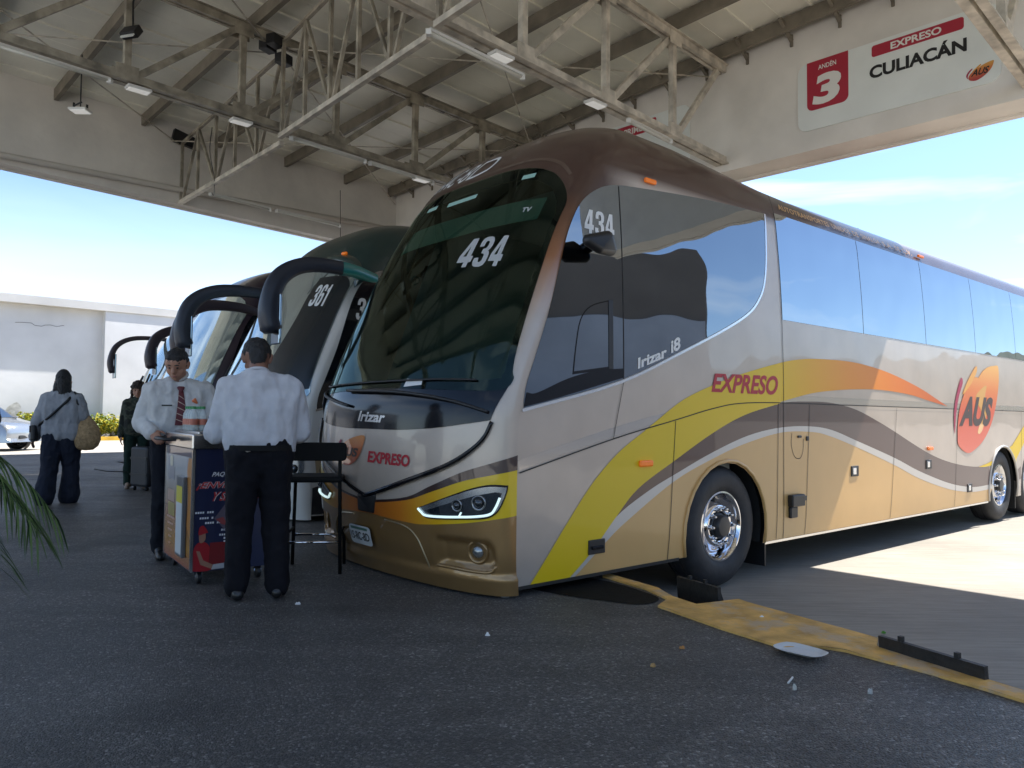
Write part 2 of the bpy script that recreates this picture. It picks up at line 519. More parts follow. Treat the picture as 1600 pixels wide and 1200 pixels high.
# ------------------------------------------------------------------ ground
def asphalt_mat(nm='asphalt', gain=1.0):
    m = mat(nm, (0.05, 0.05, 0.053), 0.5, spec=0.55)
    t = m.node_tree; b = t.nodes['Principled BSDF']
    c = t.nodes.new('ShaderNodeTexCoord')
    def noise_n(s, d, r=0.5):
        n = t.nodes.new('ShaderNodeTexNoise'); n.inputs['Scale'].default_value = s; n.inputs['Detail'].default_value = d
        n.inputs['Roughness'].default_value = r
        t.links.new(c.outputs['Object'], n.inputs['Vector']); return n
    def rng(o, a, b_, lo, hi):
        r = t.nodes.new('ShaderNodeMapRange')
        for i, x in enumerate((a, b_, lo, hi)): r.inputs[i+1].default_value = x
        t.links.new(o, r.inputs[0]); return r.outputs[0]
    v = t.nodes.new('ShaderNodeTexVoronoi'); v.inputs['Scale'].default_value = 95/math.sqrt(gain)
    t.links.new(c.outputs['Object'], v.inputs['Vector'])
    stones = t.nodes.new('ShaderNodeSeparateColor'); t.links.new(v.outputs['Color'], stones.inputs[0])
    big = noise_n(0.45, 5, 0.6)
    mid = noise_n(3.0, 6, 0.65)
    col = ramp_node(t, [(0, (0.036, 0.034, 0.032)), (0.55, (0.060, 0.056, 0.051)), (0.85, (0.098, 0.091, 0.082)), (0.97, (0.15, 0.145, 0.135)), (1, (0.25, 0.24, 0.22))])
    t.links.new(stones.outputs[0], col.inputs[0])
    sc = t.nodes.new('ShaderNodeVectorMath'); sc.operation = 'SCALE'
    t.links.new(col.outputs[0], sc.inputs[0])
    mu = t.nodes.new('ShaderNodeMath'); mu.operation = 'MULTIPLY'
    t.links.new(rng(big.outputs[0], 0.3, 0.7, 0.95*gain, 1.65*gain), mu.inputs[0]); t.links.new(rng(mid.outputs[0], 0.3, 0.7, 0.8, 1.2), mu.inputs[1])
    stain = noise_n(1.15, 3, 0.5)
    mu2 = t.nodes.new('ShaderNodeMath'); mu2.operation = 'MULTIPLY'
    t.links.new(mu.outputs[0], mu2.inputs[0]); t.links.new(rng(stain.outputs[0], 0.55, 0.65, 1.0, 0.55), mu2.inputs[1])
    mpk = t.nodes.new('ShaderNodeMapping'); mpk.inputs['Rotation'].default_value = (0, 0, R(38)); mpk.inputs['Scale'].default_value = (.12, 2.2, 1)
    t.links.new(c.outputs['Object'], mpk.inputs[0])
    stk = noise_n(1.6, 4, 0.6); t.links.new(mpk.outputs[0], stk.inputs['Vector'])
    mu3 = t.nodes.new('ShaderNodeMath'); mu3.operation = 'MULTIPLY'
    t.links.new(mu2.outputs[0], mu3.inputs[0]); t.links.new(rng(stk.outputs[0], 0.42, 0.62, 1.12, 0.78), mu3.inputs[1])
    t.links.new(mu3.outputs[0], sc.inputs['Scale'])
    t.links.new(sc.outputs[0], b.inputs['Base Color'])
    t.links.new(rng(big.outputs[0], 0.3, 0.7, 0.38, 0.62), b.inputs['Roughness'])
    bp = t.nodes.new('ShaderNodeBump'); bp.inputs['Strength'].default_value = 1.0; bp.inputs['Distance'].default_value = 0.012
    ad = t.nodes.new('ShaderNodeMath'); ad.operation = 'ADD'
    fine = noise_n(220, 2)
    t.links.new(rng(v.outputs['Distance'], 0, 0.6, 1, 0), ad.inputs[0]); t.links.new(fine.outputs[0], ad.inputs[1])
    t.links.new(ad.outputs[0], bp.inputs['Height']); t.links.new(bp.outputs[0], b.inputs['Normal'])
    return m
def concrete_mat(name, col, line_rot=0.0):
    m = mat(name, col, 0.8, spec=0.3)
    t = m.node_tree; b = t.nodes['Principled BSDF']
    c = t.nodes.new('ShaderNodeTexCoord')
    mp = t.nodes.new('ShaderNodeMapping'); mp.inputs['Rotation'].default_value = (0, 0, line_rot); mp.inputs['Scale'].default_value = (2.0, 40, 1)
    mp.vector_type = 'TEXTURE' if False else 'POINT'
    t.links.new(c.outputs['Object'], mp.inputs[0])
    n1 = t.nodes.new('ShaderNodeTexNoise'); n1.inputs['Scale'].default_value = 1.0; n1.inputs['Detail'].default_value = 6; n1.inputs['Roughness'].default_value = 0.7
    t.links.new(mp.outputs[0], n1.inputs['Vector'])
    n2 = t.nodes.new('ShaderNodeTexNoise'); n2.inputs['Scale'].default_value = 0.6; n2.inputs['Detail'].default_value = 8; n2.inputs['Roughness'].default_value = 0.65
    t.links.new(c.outputs['Object'], n2.inputs['Vector'])
    def rng(o, a, b_, lo, hi):
        r = t.nodes.new('ShaderNodeMapRange')
        for i, x in enumerate((a, b_, lo, hi)): r.inputs[i+1].default_value = x
        t.links.new(o, r.inputs[0]); return r.outputs[0]
    mu = t.nodes.new('ShaderNodeMath'); mu.operation = 'MULTIPLY'
    t.links.new(rng(n1.outputs[0], 0.3, 0.7, 0.78, 1.16), mu.inputs[0]); t.links.new(rng(n2.outputs[0], 0.3, 0.7, 0.8, 1.15), mu.inputs[1])
    sc = t.nodes.new('ShaderNodeVectorMath'); sc.operation = 'SCALE'; sc.inputs[0].default_value = col
    t.links.new(mu.outputs[0], sc.inputs['Scale']); t.links.new(sc.outputs[0], b.inputs['Base Color'])
    bp = t.nodes.new('ShaderNodeBump'); bp.inputs['Strength'].default_value = 0.5; bp.inputs['Distance'].default_value = 0.01
    t.links.new(n1.outputs[0], bp.inputs['Height']); t.links.new(bp.outputs[0], b.inputs['Normal'])
    return m
M_ASPH = asphalt_mat()
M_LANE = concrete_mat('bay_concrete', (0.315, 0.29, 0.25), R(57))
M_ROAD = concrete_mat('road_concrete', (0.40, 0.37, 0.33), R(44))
M_YEL = mat('kerb_yellow', (0.62, 0.36, 0.10), 0.75, noise_s=6, noise_amt=0.32, bump=0.4, bump_s=40, detail=8)
M_YEL2 = mat('far_kerb_yellow', (0.62, 0.38, 0.04), 0.8, noise_s=2, noise_amt=0.25)

t_ = M_YEL.node_tree
b_ = t_.nodes['Principled BSDF']; old_ = b_.inputs['Base Color'].links[0].from_socket
c_ = t_.nodes.new('ShaderNodeTexCoord'); n_w = t_.nodes.new('ShaderNodeTexNoise'); n_w.inputs['Scale'].default_value = 3.2; n_w.inputs['Detail'].default_value = 9; n_w.inputs['Roughness'].default_value = .7
t_.links.new(c_.outputs['Object'], n_w.inputs['Vector'])
r_w = ramp_node(t_, [(0, (0, 0, 0)), (.52, (0, 0, 0)), (.60, (.8, .8, .8)), (1, (.9, .9, .9))]); t_.links.new(n_w.outputs[0], r_w.inputs[0])
m_w = t_.nodes.new('ShaderNodeMix'); m_w.data_type = 'RGBA'; m_w.inputs[7].default_value = (.50, .37, .24, 1)
t_.links.new(r_w.outputs[0], m_w.inputs[0]); t_.links.new(old_, m_w.inputs[6]); t_.links.new(m_w.outputs[2], b_.inputs['Base Color'])
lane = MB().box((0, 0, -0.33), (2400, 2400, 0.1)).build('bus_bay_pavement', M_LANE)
struct(lane)
kerb_line = [(0.75, 6.0), (1.05, 5.51), (1.1, 5.25), (1.21, 5.04), (1.53, 5.19), (1.57, 5.09), (2.04, 4.31), (1.96, 4.16), (2.31, 3.51), (4.9, -0.45), (12, -11.3)]
asph_poly = [(-9.6, 18.75), (6, 32.3), (-30, 70)] + [(-70, 20), (-60, -30), (12, -30)] + kerb_line[::-1]
v2, f2 = fill(asph_poly, 8, 8)
mb = MB()
mb.add([(x, y, 0) for x, y in v2], f2)
n_ = len(asph_poly)
mb.add([(x, y, 0) for x, y in asph_poly] + [(x, y, -0.285) for x, y in asph_poly], [(i, (i+1) % n_, n_+(i+1) % n_, n_+i) for i in range(n_)])
struct(mb.build('platform_asphalt', M_ASPH, fix=True))
# yellow painted kerb and ramp pad
kpoly = kerb_line[:10] + [(4.82, -0.58), (2.23, 3.38), (2.11, 3.59), (1.76, 4.08), (1.64, 4.15), (1.45, 4.12), (1.22, 4.48), (0.95, 4.99), (1.05, 5.18), (0.96, 5.47), (0.70, 5.9)]
kp = kpoly
v2, f2 = fill(kp, 0.12, 0.12)
mb = MB().add([(x, y, 0.014 + 0.004*noise.noise(Vector((x*5, y*5, 0)))) for x, y in v2], f2)
n_ = len(kp)
mb.add([(x, y, 0.014) for x, y in kp] + [(x, y, -0.25) for x, y in kp], [(i, (i+1) % n_, n_+(i+1) % n_, n_+i) for i in range(n_)])
struct(mb.build('yellow_kerb', M_YEL))
# damp patch beside the kerb
dp = spline([(0.40, 5.95), (0.72, 5.75), (0.93, 5.42), (1.0, 5.2), (0.85, 5.05), (0.62, 5.15), (0.35, 5.3), (0.1, 5.55), (0.05, 5.85)], 5, True)
v2, f2 = fill(dp, 0.15, 0.15)
struct(MB().add([(x, y, 0.004) for x, y in v2], f2).build('damp_stain', mat('damp_asphalt', (0.008, 0.008, 0.008), 0.7, spec=.1, noise_s=30, noise_amt=0.6, bump=0.6, bump_s=120)))
# sunlit road on the far left and its yellow kerb
def ab_quad(a0, a1, b0, b1, z):
    return [W(a0, b0, z), W(a1, b0, z), W(a1, b1, z), W(a0, b1, z)]
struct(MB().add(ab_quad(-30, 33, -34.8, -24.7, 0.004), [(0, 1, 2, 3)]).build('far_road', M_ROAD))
mb = MB()
k = ab_quad(-30, 33, -35.1, -34.8, 0.16) + ab_quad(-30, 33, -35.1, -34.8, 0.0)
mb.add(k, [(0, 1, 2, 3), (4, 5, 1, 0), (5, 6, 2, 1), (6, 7, 3, 2), (7, 4, 0, 3)])
struct(mb.build('far_kerb', M_YEL2))
struct(MB().add(ab_quad(-30, 33, -37.0, -35.1, 0.10), [(0, 1, 2, 3)]).build('planting_bed', mat('soil', (0.09, 0.065, 0.045), 0.9, noise_s=4, noise_amt=0.4)))
# unseen pale sheet added behind the viewer to bounce light under the roof
struct(MB().add(ab_quad(-45, -5.0, -40, 9, 0.004), [(0, 1, 2, 3)]).build('bounce_apron', mat('bounce_pale', (.56, .53, .49), .85, noise_s=.8, noise_amt=.12)))
# coarser repaired asphalt in the foreground, tyre-polished strip at lower left
for nm, pts, z, c in (('asphalt_repair', [(0.40, 2.4), (0.47, 2.66), (0.65, 2.94), (1.03, 3.27), (1.48, 3.63), (1.92, 3.87), (2.21, 3.2), (2.6, 2.3), (2.0, 1.5), (1.0, 1.6)], .003, 1.25),):
    po = spline(pts, 4, True); v2, f2 = fill(po, .5, .5)
    struct(MB().add([(x, y, z) for x, y in v2], f2).build(nm, asphalt_mat(nm+str(c), c)))
# distant hills (seen mirrored in the coach windows)
mb = MB()
hv = []
for i in range(60):
    a = R(-75 + i*2.2); d = 420
    h = 40 + 14*noise.noise(Vector((i*0.21, 3, 0))) + 5*noise.noise(Vector((i*0.7, 9, 0)))
    c_ = Vector((math.cos(a)*d, math.sin(a)*d, 0))
    hv += [c_*0.86 + Vector((0, 0, -1)), c_ + Vector((0, 0, h)), c_*1.2 + Vector((0, 0, -1))]
mb.add(hv, [(i*3+j, i*3+3+j, i*3+4+j, i*3+1+j) for i in range(59) for j in (0, 1)])
struct(mb.build('hills', mat('hill_scrub', (0.06, 0.075, 0.06), 0.9, noise_s=0.05, noise_amt=0.4), smooth=True))

# ------------------------------------------------------------------ canopy
M_PLAST = mat('fascia_plaster', (0.76, 0.725, 0.67), 0.8, noise_s=1.3, noise_amt=0.10, bump=0.25, bump_s=8, detail=8)
M_DECK = mat('deck_sheet', (0.88, 0.86, 0.75), 0.55, noise_s=0.8, noise_amt=0.14, detail=6)
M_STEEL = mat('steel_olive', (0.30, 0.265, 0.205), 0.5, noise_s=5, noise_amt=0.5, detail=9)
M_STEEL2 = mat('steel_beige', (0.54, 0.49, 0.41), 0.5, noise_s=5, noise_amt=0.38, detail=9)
M_PURL = mat('purlin_dark', (0.20, 0.175, 0.135), 0.55, noise_s=3, noise_amt=0.3)
M_DARK = mat('black_plastic', (0.012, 0.012, 0.013), 0.45)
M_WHITE = mat('white_enamel', (0.75, 0.74, 0.70), 0.4)
M_TUBE = mat('lamp_tube', (0.66, 0.65, 0.58), 0.35)
def zr(a, b): return 6.45 + 0.045*(b+15.3) + 0.035*(10.8-a)
def zb(a): return 5.3 + 0.033*(10.8-a)

canopy = thing('canopy', 'cream corrugated canopy roof on dark purlins between plastered fascias', 'canopy', W(0, 0, 0))
CI = Matrix.Translation(-W(0, 0, 0))
B0, B1, A0 = -15.3, 2.8, -2.4
mb = MB()
q = [W(A0, B0-0.2, zr(A0, B0-0.2)+.23), W(10.9, B0-0.2, zr(10.9, B0-0.2)+.23), W(10.9, B1, zr(10.9, B1)+.23), W(A0, B1, zr(A0, B1)+.23)]
mb.add(q + [p+Vector((0, 0, .12)) for p in q], [(3, 2, 1, 0), (4, 5, 6, 7), (0, 1, 5, 4), (1, 2, 6, 5), (2, 3, 7, 6), (3, 0, 4, 7)])
b = B0+0.35
while b < B1:
    mb.bar(W(A0+.05, b, zr(A0, b)+.215), W(10.85, b, zr(10.85, b)+.215), 0.035, 0.03)
    mb.bar(W(A0+.05, b+.46, zr(A0, b+.46)+.2285), W(10.85, b+.46, zr(10.85, b+.46)+.2285), 0.012, 0.008)
    b += 0.92
mb.build('roof_deck', M_DECK, canopy)
# concrete fascia with its underside, and the side beam
mb = MB()
mb.prism([(-15.9, 5.13), (B1, 5.13), (B1, 8.2), (-15.9, 8.2)], 10.8, 11.35, lambda x, y, z: W(z, x, y))
mb.prism([(-15.9, 5.10), (B1, 5.10), (B1, 5.16), (-15.9, 5.16)], 11.30, 11.41, lambda x, y, z: W(z, x, y))
mb.build('fascia', M_PLAST, canopy)
mb = MB()
mb.prism([(A0, zb(A0)-.17), (10.8, 5.13), (10.8, 7.6), (A0, 7.6)], -15.55, -15.3, lambda x, y, z: W(x, z, y))
mb.prism([(A0, zb(A0)-.19), (10.78, 5.10), (10.78, 5.15), (A0, zb(A0)-.14)], -15.62, -15.53, lambda x, y, z: W(x, z, y))
mb.build('side_beam', M_PLAST, canopy)
for a in (-2.2, -1.0, 0.5, 1.97, 3.44, 4.91, 6.38, 7.85, 9.33, 10.55):
    mb = MB()
    for (s, w, h, dz) in ((0, .02, .2, .1), (.03, .07, .016, .008), (.03, .07, .016, .192)):
        mb.bar(W(a+s, B0+.01, zr(a, B0)+dz), W(a+s, B1, zr(a, B1)+dz), w, h)
    mb.build('purlin', M_PURL, canopy)
for i in range(17):
    b = -14.6 + i*0.72
    mb = MB()
    mb.bar(W(10.79, b, zr(10.8, b)-.05), W(10.42, b, zr(10.4, b)+.14), .05, .05)
    mb.bar(W(10.785, b, zr(10.8, b)-.14), W(10.785, b, zr(10.8, b)+.04), .04, .03)
    mb.build('bracket', M_PURL, canopy)
# unseen slab added past the side beam to cast the far ground shadow
mb = MB()
q = [W(-2.4, -15.7, 7.35), W(14, -15.7, 7.35), W(14, -23.4, 7.95), W(-2.4, -23.4, 7.95)]
mb.add(q + [p+Vector((0, 0, .15)) for p in q], [(3, 2, 1, 0), (4, 5, 6, 7), (0, 1, 5, 4), (1, 2, 6, 5), (2, 3, 7, 6), (3, 0, 4, 7)])
mb.build('shadow_slab', M_DECK, canopy)

NODES = [-1.4, 0.1, 1.65, 3.2, 4.75, 6.3, 7.85, 9.4, 10.74]
def truss(b, label):
    t = thing('roof_truss', label, 'truss', (0, 0, 0), 0, 'steel trusses carrying the canopy roof')
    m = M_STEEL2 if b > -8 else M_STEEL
    zt = lambda a: zr(a, b)-.07
    for nm, f in (('top_chord', zt), ('bottom_chord', zb)):
        mb = MB()
        for s in (-.045, .045):
            mb.bar(W(NODES[0]-1, b, f(NODES[0]-1)), W(10.79, b, f(10.79)), .05, .12, sh=s)
            mb.bar(W(NODES[0]-1, b, f(NODES[0]-1)+(.05 if nm[0] == 't' else -.054)), W(10.79, b, f(10.79)+(.05 if nm[0] == 't' else -.054)), .06, .012, sh=s*1.9)
        for a in NODES[1:-1]:
            for s in (-.073, .073):
                dz_ = -.05 if nm[0] == 't' else .05
                mb.bar(W(a-.16, b, f(a)+dz_), W(a+.13, b, f(a)+dz_), .008, .21, sh=s)
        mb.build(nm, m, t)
    for k, a in enumerate(NODES[1:], 1):
        if a < 10:
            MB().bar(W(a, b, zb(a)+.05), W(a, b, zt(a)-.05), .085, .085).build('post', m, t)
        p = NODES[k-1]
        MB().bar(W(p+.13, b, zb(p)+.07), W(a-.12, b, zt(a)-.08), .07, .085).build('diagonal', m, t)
    return t
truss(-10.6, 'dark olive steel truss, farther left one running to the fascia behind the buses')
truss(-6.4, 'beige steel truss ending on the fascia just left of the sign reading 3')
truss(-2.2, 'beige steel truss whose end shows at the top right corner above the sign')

def lattice(b0, b1, a0, a1, label):
    t = thing('lattice_brace', label, 'brace', (0, 0, 0), 0, 'light lattice frames bracing the trusses')
    A_ = lambda b: a0 + (a1-a0)*(b-b0)/(b1-b0)
    bot = lambda b: W(A_(b), b, 5.31); top = lambda b: W(A_(b), b, zr(A_(b), b)-.15)
    MB().bar(bot(b0+.02), bot(b1-.03), .07, .07).build('bottom_chord', M_STEEL2, t)
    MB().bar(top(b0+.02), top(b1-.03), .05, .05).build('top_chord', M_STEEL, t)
    n = 5
    for i in range(n):
        x0 = b0+.08 + (b1-b0-.16)*i/n; x1 = b0+.08 + (b1-b0-.16)*(i+1)/n
        MB().bar(bot(x0)+Vector((0, 0, .03)), top(x0), .05, .05).build('post', M_STEEL, t)
        if i % 2: MB().bar(top(x0), bot(x1), .045, .045).build('diagonal', M_STEEL, t)
        else: MB().bar(bot(x0+.1), top(x1), .045, .045).build('diagonal', M_STEEL, t)
    return t
lattice(-15.28, -10.7, 5.65, 5.45, 'lattice frame of light steel between the side beam and the dark truss')
lattice(-10.5, -6.5, 5.3, 5.0, 'lattice frame of light steel between the dark truss and the beige truss')
lattice(-6.3, -2.3, 4.9, 4.6, 'lattice frame of light steel crossing the top edge of the photo')

rods = [((-0.7, -15.2), (5.4, -10.7)), ((5.4, -10.5), (10.7, -6.5)), ((5.6, -15.25), (0.1, -10.7)), ((5.4, -15.2), (10.7, -10.7)), ((10.7, -15.2), (5.4, -10.7)),
        ((10.6, -10.5), (5.2, -6.5)), ((0.2, -10.5), (5.2, -6.5)), ((5.0, -10.5), (0.2, -6.5))]
rl = ['thin rod slanting from the side beam to the dark truss above the floodlight', 'thin rod from the dark truss to the fascia above the brown bus', 'thin rod running down to the black gap in the side beam',
      'thin rod behind the lattice frame running towards the fascia corner', 'thin pale rod dropping to the inner corner of the two fascias', 'pale rod dropping from the beige truss behind the brown bus roof',
      'thin rod crossing the roof at the top edge of the photo, left one', 'thin rod crossing the roof at the top edge of the photo, right one']
for (p, q), l in zip(rods, rl):
    o = MB().tube([W(p[0], p[1], zr(*p)-.18), W(q[0], q[1], zr(*q)-.18)], .011, 6).build('brace_rod', M_STEEL2, None, True)
    tag(o, l, 'rod', 'thin rods cross-bracing the roof')

# drain pipe on the side beam
o = MB().tube([W(-2.3, -15.2, 5.46), W(2.4, -15.2, 5.51), W(5.9, -15.2, 5.56), W(10.6, -15.2, 5.66)], .055, 10).build('drain_pipe', mat('pvc_pipe', (0.62, 0.58, 0.52), 0.5), None, True)
tag(o, 'long pale drain pipe along the left side beam', 'pipe')
mb = MB()
mb.prism([(5.45, 6.5), (5.95, 6.42), (6.0, 6.62), (5.5, 6.74)], -15.31, -15.2, lambda x, y, z: W(x, z, y))
o = mb.build('beam_box', M_DARK); tag(o, 'black box where a rod meets the left side beam', 'box')

def tube_lamp(p, q, label):
    t = thing('tube_light', label, 'tube light', (0, 0, 0), 0, 'fluorescent tubes under the roof')
    p = Vector(p); q = Vector(q)
    MB().bar(p+Vector((0, 0, .03)), q+Vector((0, 0, .03)), .06, .035).build('batten', M_WHITE, t)
    MB().tube([p, q], .022, 8).build('tube', M_TUBE, t, True)
    for e in (p, q): MB().box(e, (.06, .06, .06)).build('end_cap', M_WHITE, t)
T1, T2 = -10.6, -6.4
def under(a, b, d=.10): return W(a, b, zb(a)-d)
tube_lamp(under(1.75, T1), under(3.0, T1), 'tube light under the dark truss at the left edge')
tube_lamp(under(5.55, T1), under(6.85, T1), 'tube light under the dark truss, just right of the lattice frame')
tube_lamp(under(6.95, T1), under(8.25, T1), 'tube light under the dark truss, close to the brown bus')
tube_lamp(under(4.9, T2, .22), under(6.3, T2, .22), 'large clear tube light under the beige truss above the windshield')
tube_lamp(under(8.35, T2), under(9.35, T2), 'tube light under the beige truss just over the brown roof')
tube_lamp(W(6.1, -14.9, 5.50), W(7.35, -14.9, 5.44), 'tube light by the side beam left of the green bus')
tube_lamp(W(7.5, -14.9, 5.44), W(9.0, -14.9, 5.40), 'thin tube light by the side beam above the green bus')
M_LED = mat('led_diffuser', (.8, .8, .78), .4, emit=(1, .98, .93, .06))
def led(a, b, label, d=.085):
    t = thing('led_panel', label, 'lamp', W(a, b, zb(a)-d), -YAW, 'small white lamp panels on the trusses')
    MB().box((0, 0, 0), (.16, .30, .04)).build('housing', M_WHITE, t, bevel=.008)
    MB().box((0, 0, -.024), (.13, .26, .008)).build('diffuser', M_LED, t)
led(3.35, T1, 'white lamp panel under the dark truss by the floodlight post', .09)
led(4.75, T1, 'white lamp panel under the dark truss next to the lattice frame', .09)
led(8.0, T1, 'white lamp panel under the dark truss nearest the brown bus', .10)
led(5.95, T2, 'white lamp panel beside the clear tube on the beige truss', .09)
led(7.65, T2, 'white square lamp panel at mid length of the beige truss', .09)
# hanging floodlight and one on the truss post
t = thing('hanging_lamp', 'square flood lamp hanging on a long rod at upper left', 'lamp', W(3.23, -12.8, 5.76))
mb = MB(); mb.tube([(0, 0, .06), (0, 0, .86)], .010, 6)
mb.build('rod', M_DARK, t)
MB().box((0, 0, 0), (.27, .20, .035)).build('housing', M_WHITE, t, bevel=.006)
MB().box((0, 0, -.021), (.24, .17, .008)).build('diffuser', M_LED, t)
mb = MB(); mb.bar((-.10, 0, .015), (-.10, 0, .12), .015, .03); mb.bar((.10, 0, .015), (.10, 0, .09), .015, .03); mb.bar((-.10, 0, .07), (.02, 0, .13), .015, .02)
mb.build('bracket', M_DARK, t)
t = thing('floodlight', 'floodlight clamped on a post of the dark truss', 'lamp', W(3.2, -10.47, 6.12), -YAW+R(30))
MB().box((0, 0, 0), (.24, .10, .16), M=Matrix.Rotation(R(-35), 4, 'X')).build('housing', M_DARK, t, bevel=.01)
MB().box((.0, -.045, -.045), (.20, .015, .13), M=Matrix.Rotation(R(-35), 4, 'X')).build('glass', mat('lamp_glass', (.7, .7, .66), .2), t)
MB().tube([(0, .03, .06), (-.03, .05, .4), (0, .06, .75)], .012, 6).build('cable', M_DARK, t)
t = thing('camera_cluster', 'black camera boxes on the dark truss top chord', 'camera', W(5.3, T1, zr(5.3, T1)-.13), -YAW)
for (x, y, z) in ((-.14, -.1, 0), (.13, -.12, -.02), (-.02, .1, -.18)):
    MB().box((x, y, z), (.16, .22, .15), M=Matrix.Rotation(R(20), 4, 'Z')).build('camera_box', M_DARK, t, bevel=.01)
# cables hanging down
for pts, l in (([W(5.4, -13.2, 6.2), W(5.35, -13.15, 5.75), W(5.5, -13.3, 5.35), W(5.75, -13.9, 5.22), W(6.0, -14.6, 5.45)], 'black cable looping below the left lattice frame'),
               ([W(9.0, -14.9, 6.2), W(9.02, -14.9, 5.5), W(9.03, -14.9, 4.9)], 'thin cable hanging straight down over the green bus')):
    o = MB().tube([Vector(p) for p in spline([tuple(x) for x in pts], 6)], .008, 6).build('cable', M_DARK, None, True)
    tag(o, l, 'cable')

# ------------------------------------------------------------------ platform signs
M_RED = mat('sign_red', (0.42, 0.02, 0.045), 0.45)
M_SIGN = mat('sign_panel', (0.80, 0.83, 0.80), 0.45, noise_s=1.5, noise_amt=0.05)
M_INK = mat('sign_black', (0.01, 0.01, 0.01), 0.5)
M_LET = mat('sign_white', (0.80, 0.78, 0.74), 0.5)
def aus_logo(parent, fn, s, off, nm='logo'):
    """flame-shaped emblem in a unit square fn(u,v,off); s = (u0,v0,w,h)"""
    u0, v0, w, h = s
    T = lambda pts: [(u0+x*w, v0+y*h) for x, y in pts]
    main = T(spline([(.10, .10), (.04, .28), (.10, .48), (.24, .66), (.38, .78), (.46, .80), (.56, .88), (.74, .96), (.97, 1.0), (.97, .82), (.90, .56), (.76, .32), (.56, .12), (.32, .0)], 4, True))
    yel = T(spline([(.18, .62), (.34, .82), (.50, .98), (.50, .88), (.34, .72)], 4, True))
    mag = T(spline([(.02, .22), (-.04, .42), (.02, .64), (.16, .82), (.20, .78), (.08, .58), (.02, .40)], 4, True))
    g = w*.2
    hx = max(w, h)*.15
    patch(nm, main, fn, MATS['flame_'+parent.name.split('.')[0]] if 'flame_'+parent.name.split('.')[0] in MATS else M_ORANGE, parent, hx, hx, off)
    patch(nm, yel, fn, M_FLAMEY, parent, hx, hx, off+.001)
    patch(nm, mag, fn, M_MAG, parent, hx, hx, off+.001)
M_ORANGE = mat('emblem_orange', (0.62, 0.16, 0.05), 0.4)
M_FLAMEY = mat('emblem_amber', (0.72, 0.34, 0.06), 0.4)
M_MAG = mat('emblem_crimson', (0.36, 0.015, 0.06), 0.4)
sg = thing('platform_sign', 'pale platform sign reading ANDEN 3 EXPRESO CULIACAN on the right fascia', 'sign', (0, 0, 0))
FS = flat(W(10.795, 0, 0), BX, (0, 0, 1))           # u = B, v = z, normal towards the camera
FSn = lambda u, v, off=0: W(10.795-off, u, v)
axis_ramp('flame_platform_sign', 'Z', 5.49, 5.70, [(0, (.40, .03, .05)), (.5, (.62, .16, .05)), (1, (.72, .40, .08))], .45, 0, 0)
mb = MB().prism(rrect(-5.14, 5.42, -2.54, 6.42, .14), 10.798, 10.775, lambda x, y, z: W(z, x, y)); mb.build('panel', M_SIGN, sg)
patch('number_block', rrect(-5.0, 5.70, -4.40, 6.42, .09, corners='34'), FSn, M_RED, sg, .3, .3, .023)
lettering('number', '3', [(-4.92, 5.76), (-4.92, 6.20), (-4.50, 6.20), (-4.50, 5.76)], FSn, M_LET, sg, .026, bold=.045, shear=.12)
lettering('lettering', 'ANDÉN', [(-4.83, 6.275), (-4.83, 6.36), (-4.57, 6.36), (-4.57, 6.275)], FSn, M_LET, sg, .026, bold=.015)
patch('name_bar', rrect(-4.08, 6.205, -2.94, 6.365, .035), FSn, M_RED, sg, .3, .3, .023)
lettering('lettering', 'EXPRESO', [(-3.83, 6.235), (-3.83, 6.335), (-3.2, 6.335), (-3.2, 6.235)], FSn, M_LET, sg, .026, bold=.03)
lettering('lettering', 'CULIACÁN', [(-4.11, 5.905), (-4.11, 6.125), (-2.91, 6.125), (-2.91, 5.905)], FSn, M_INK, sg, .026, bold=.038)
aus_logo(sg, FSn, (-2.91, 5.49, .30, .20), .024)
lettering('lettering', 'AUS', [(-2.87, 5.55), (-2.85, 5.635), (-2.66, 5.635), (-2.68, 5.55)], FSn, M_INK, sg, .027, bold=.03, shear=.15)
sg2 = thing('platform_sign', 'red and white platform sign mostly hidden behind the beige truss', 'sign', (0, 0, 0))
MB().prism(rrect(-9.6, 5.42, -7.0, 6.42, .14), 10.798, 10.775, lambda x, y, z: W(z, x, y)).build('panel', M_SIGN, sg2)
patch('name_bar', rrect(-8.62, 6.16, -7.66, 6.37, .035), FSn, M_RED, sg2, .3, .3, .023)
lettering('lettering', 'PRIMERA', [(-8.35, 6.20), (-8.35, 6.31), (-7.75, 6.31), (-7.75, 6.20)], FSn, M_LET, sg2, .026, bold=.03)

# ------------------------------------------------------------------ walls, hedge, terminal behind
def wall_mat(name, col):
    return mat(name, col, 0.85, noise_s=0.5, noise_amt=0.12, bump=0.2, bump_s=3, detail=10)
wl = thing('boundary_wall', 'tall white rendered wall beyond the road at far left', 'wall', (0, 0, 0))
mb = MB()
mb.prism([(-22, -.3), (10.5, -.3), (10.5, 5.62), (-22, 5.62)], -37.3, -37.0, lambda x, y, z: W(x, z, y))
mb.prism([(10.5, -.3), (30, -.3), (30, 5.62), (10.5, 5.62)], -37.3, -36.58, lambda x, y, z: W(x, z, y))
mb.build('wall_face', wall_mat('white_render', (0.62, 0.625, 0.63)), wl)
rw = random.Random(8)
for a0_, z0_, n_k in ((4.2, 5.05, 14), (7.2, 4.85, 10), (2.5, 3.3, 8)):
    p_ = [(a0_, z0_)]
    for _ in range(n_k): p_.append((p_[-1][0]+rw.uniform(.10, .26), p_[-1][1]+rw.uniform(-.10, .07)))
    MB().tube([W(a_, -36.998, z_) for a_, z_ in p_], .012, 4).build('crack', mat('wall_crack', (.16, .15, .14), .9), wl)
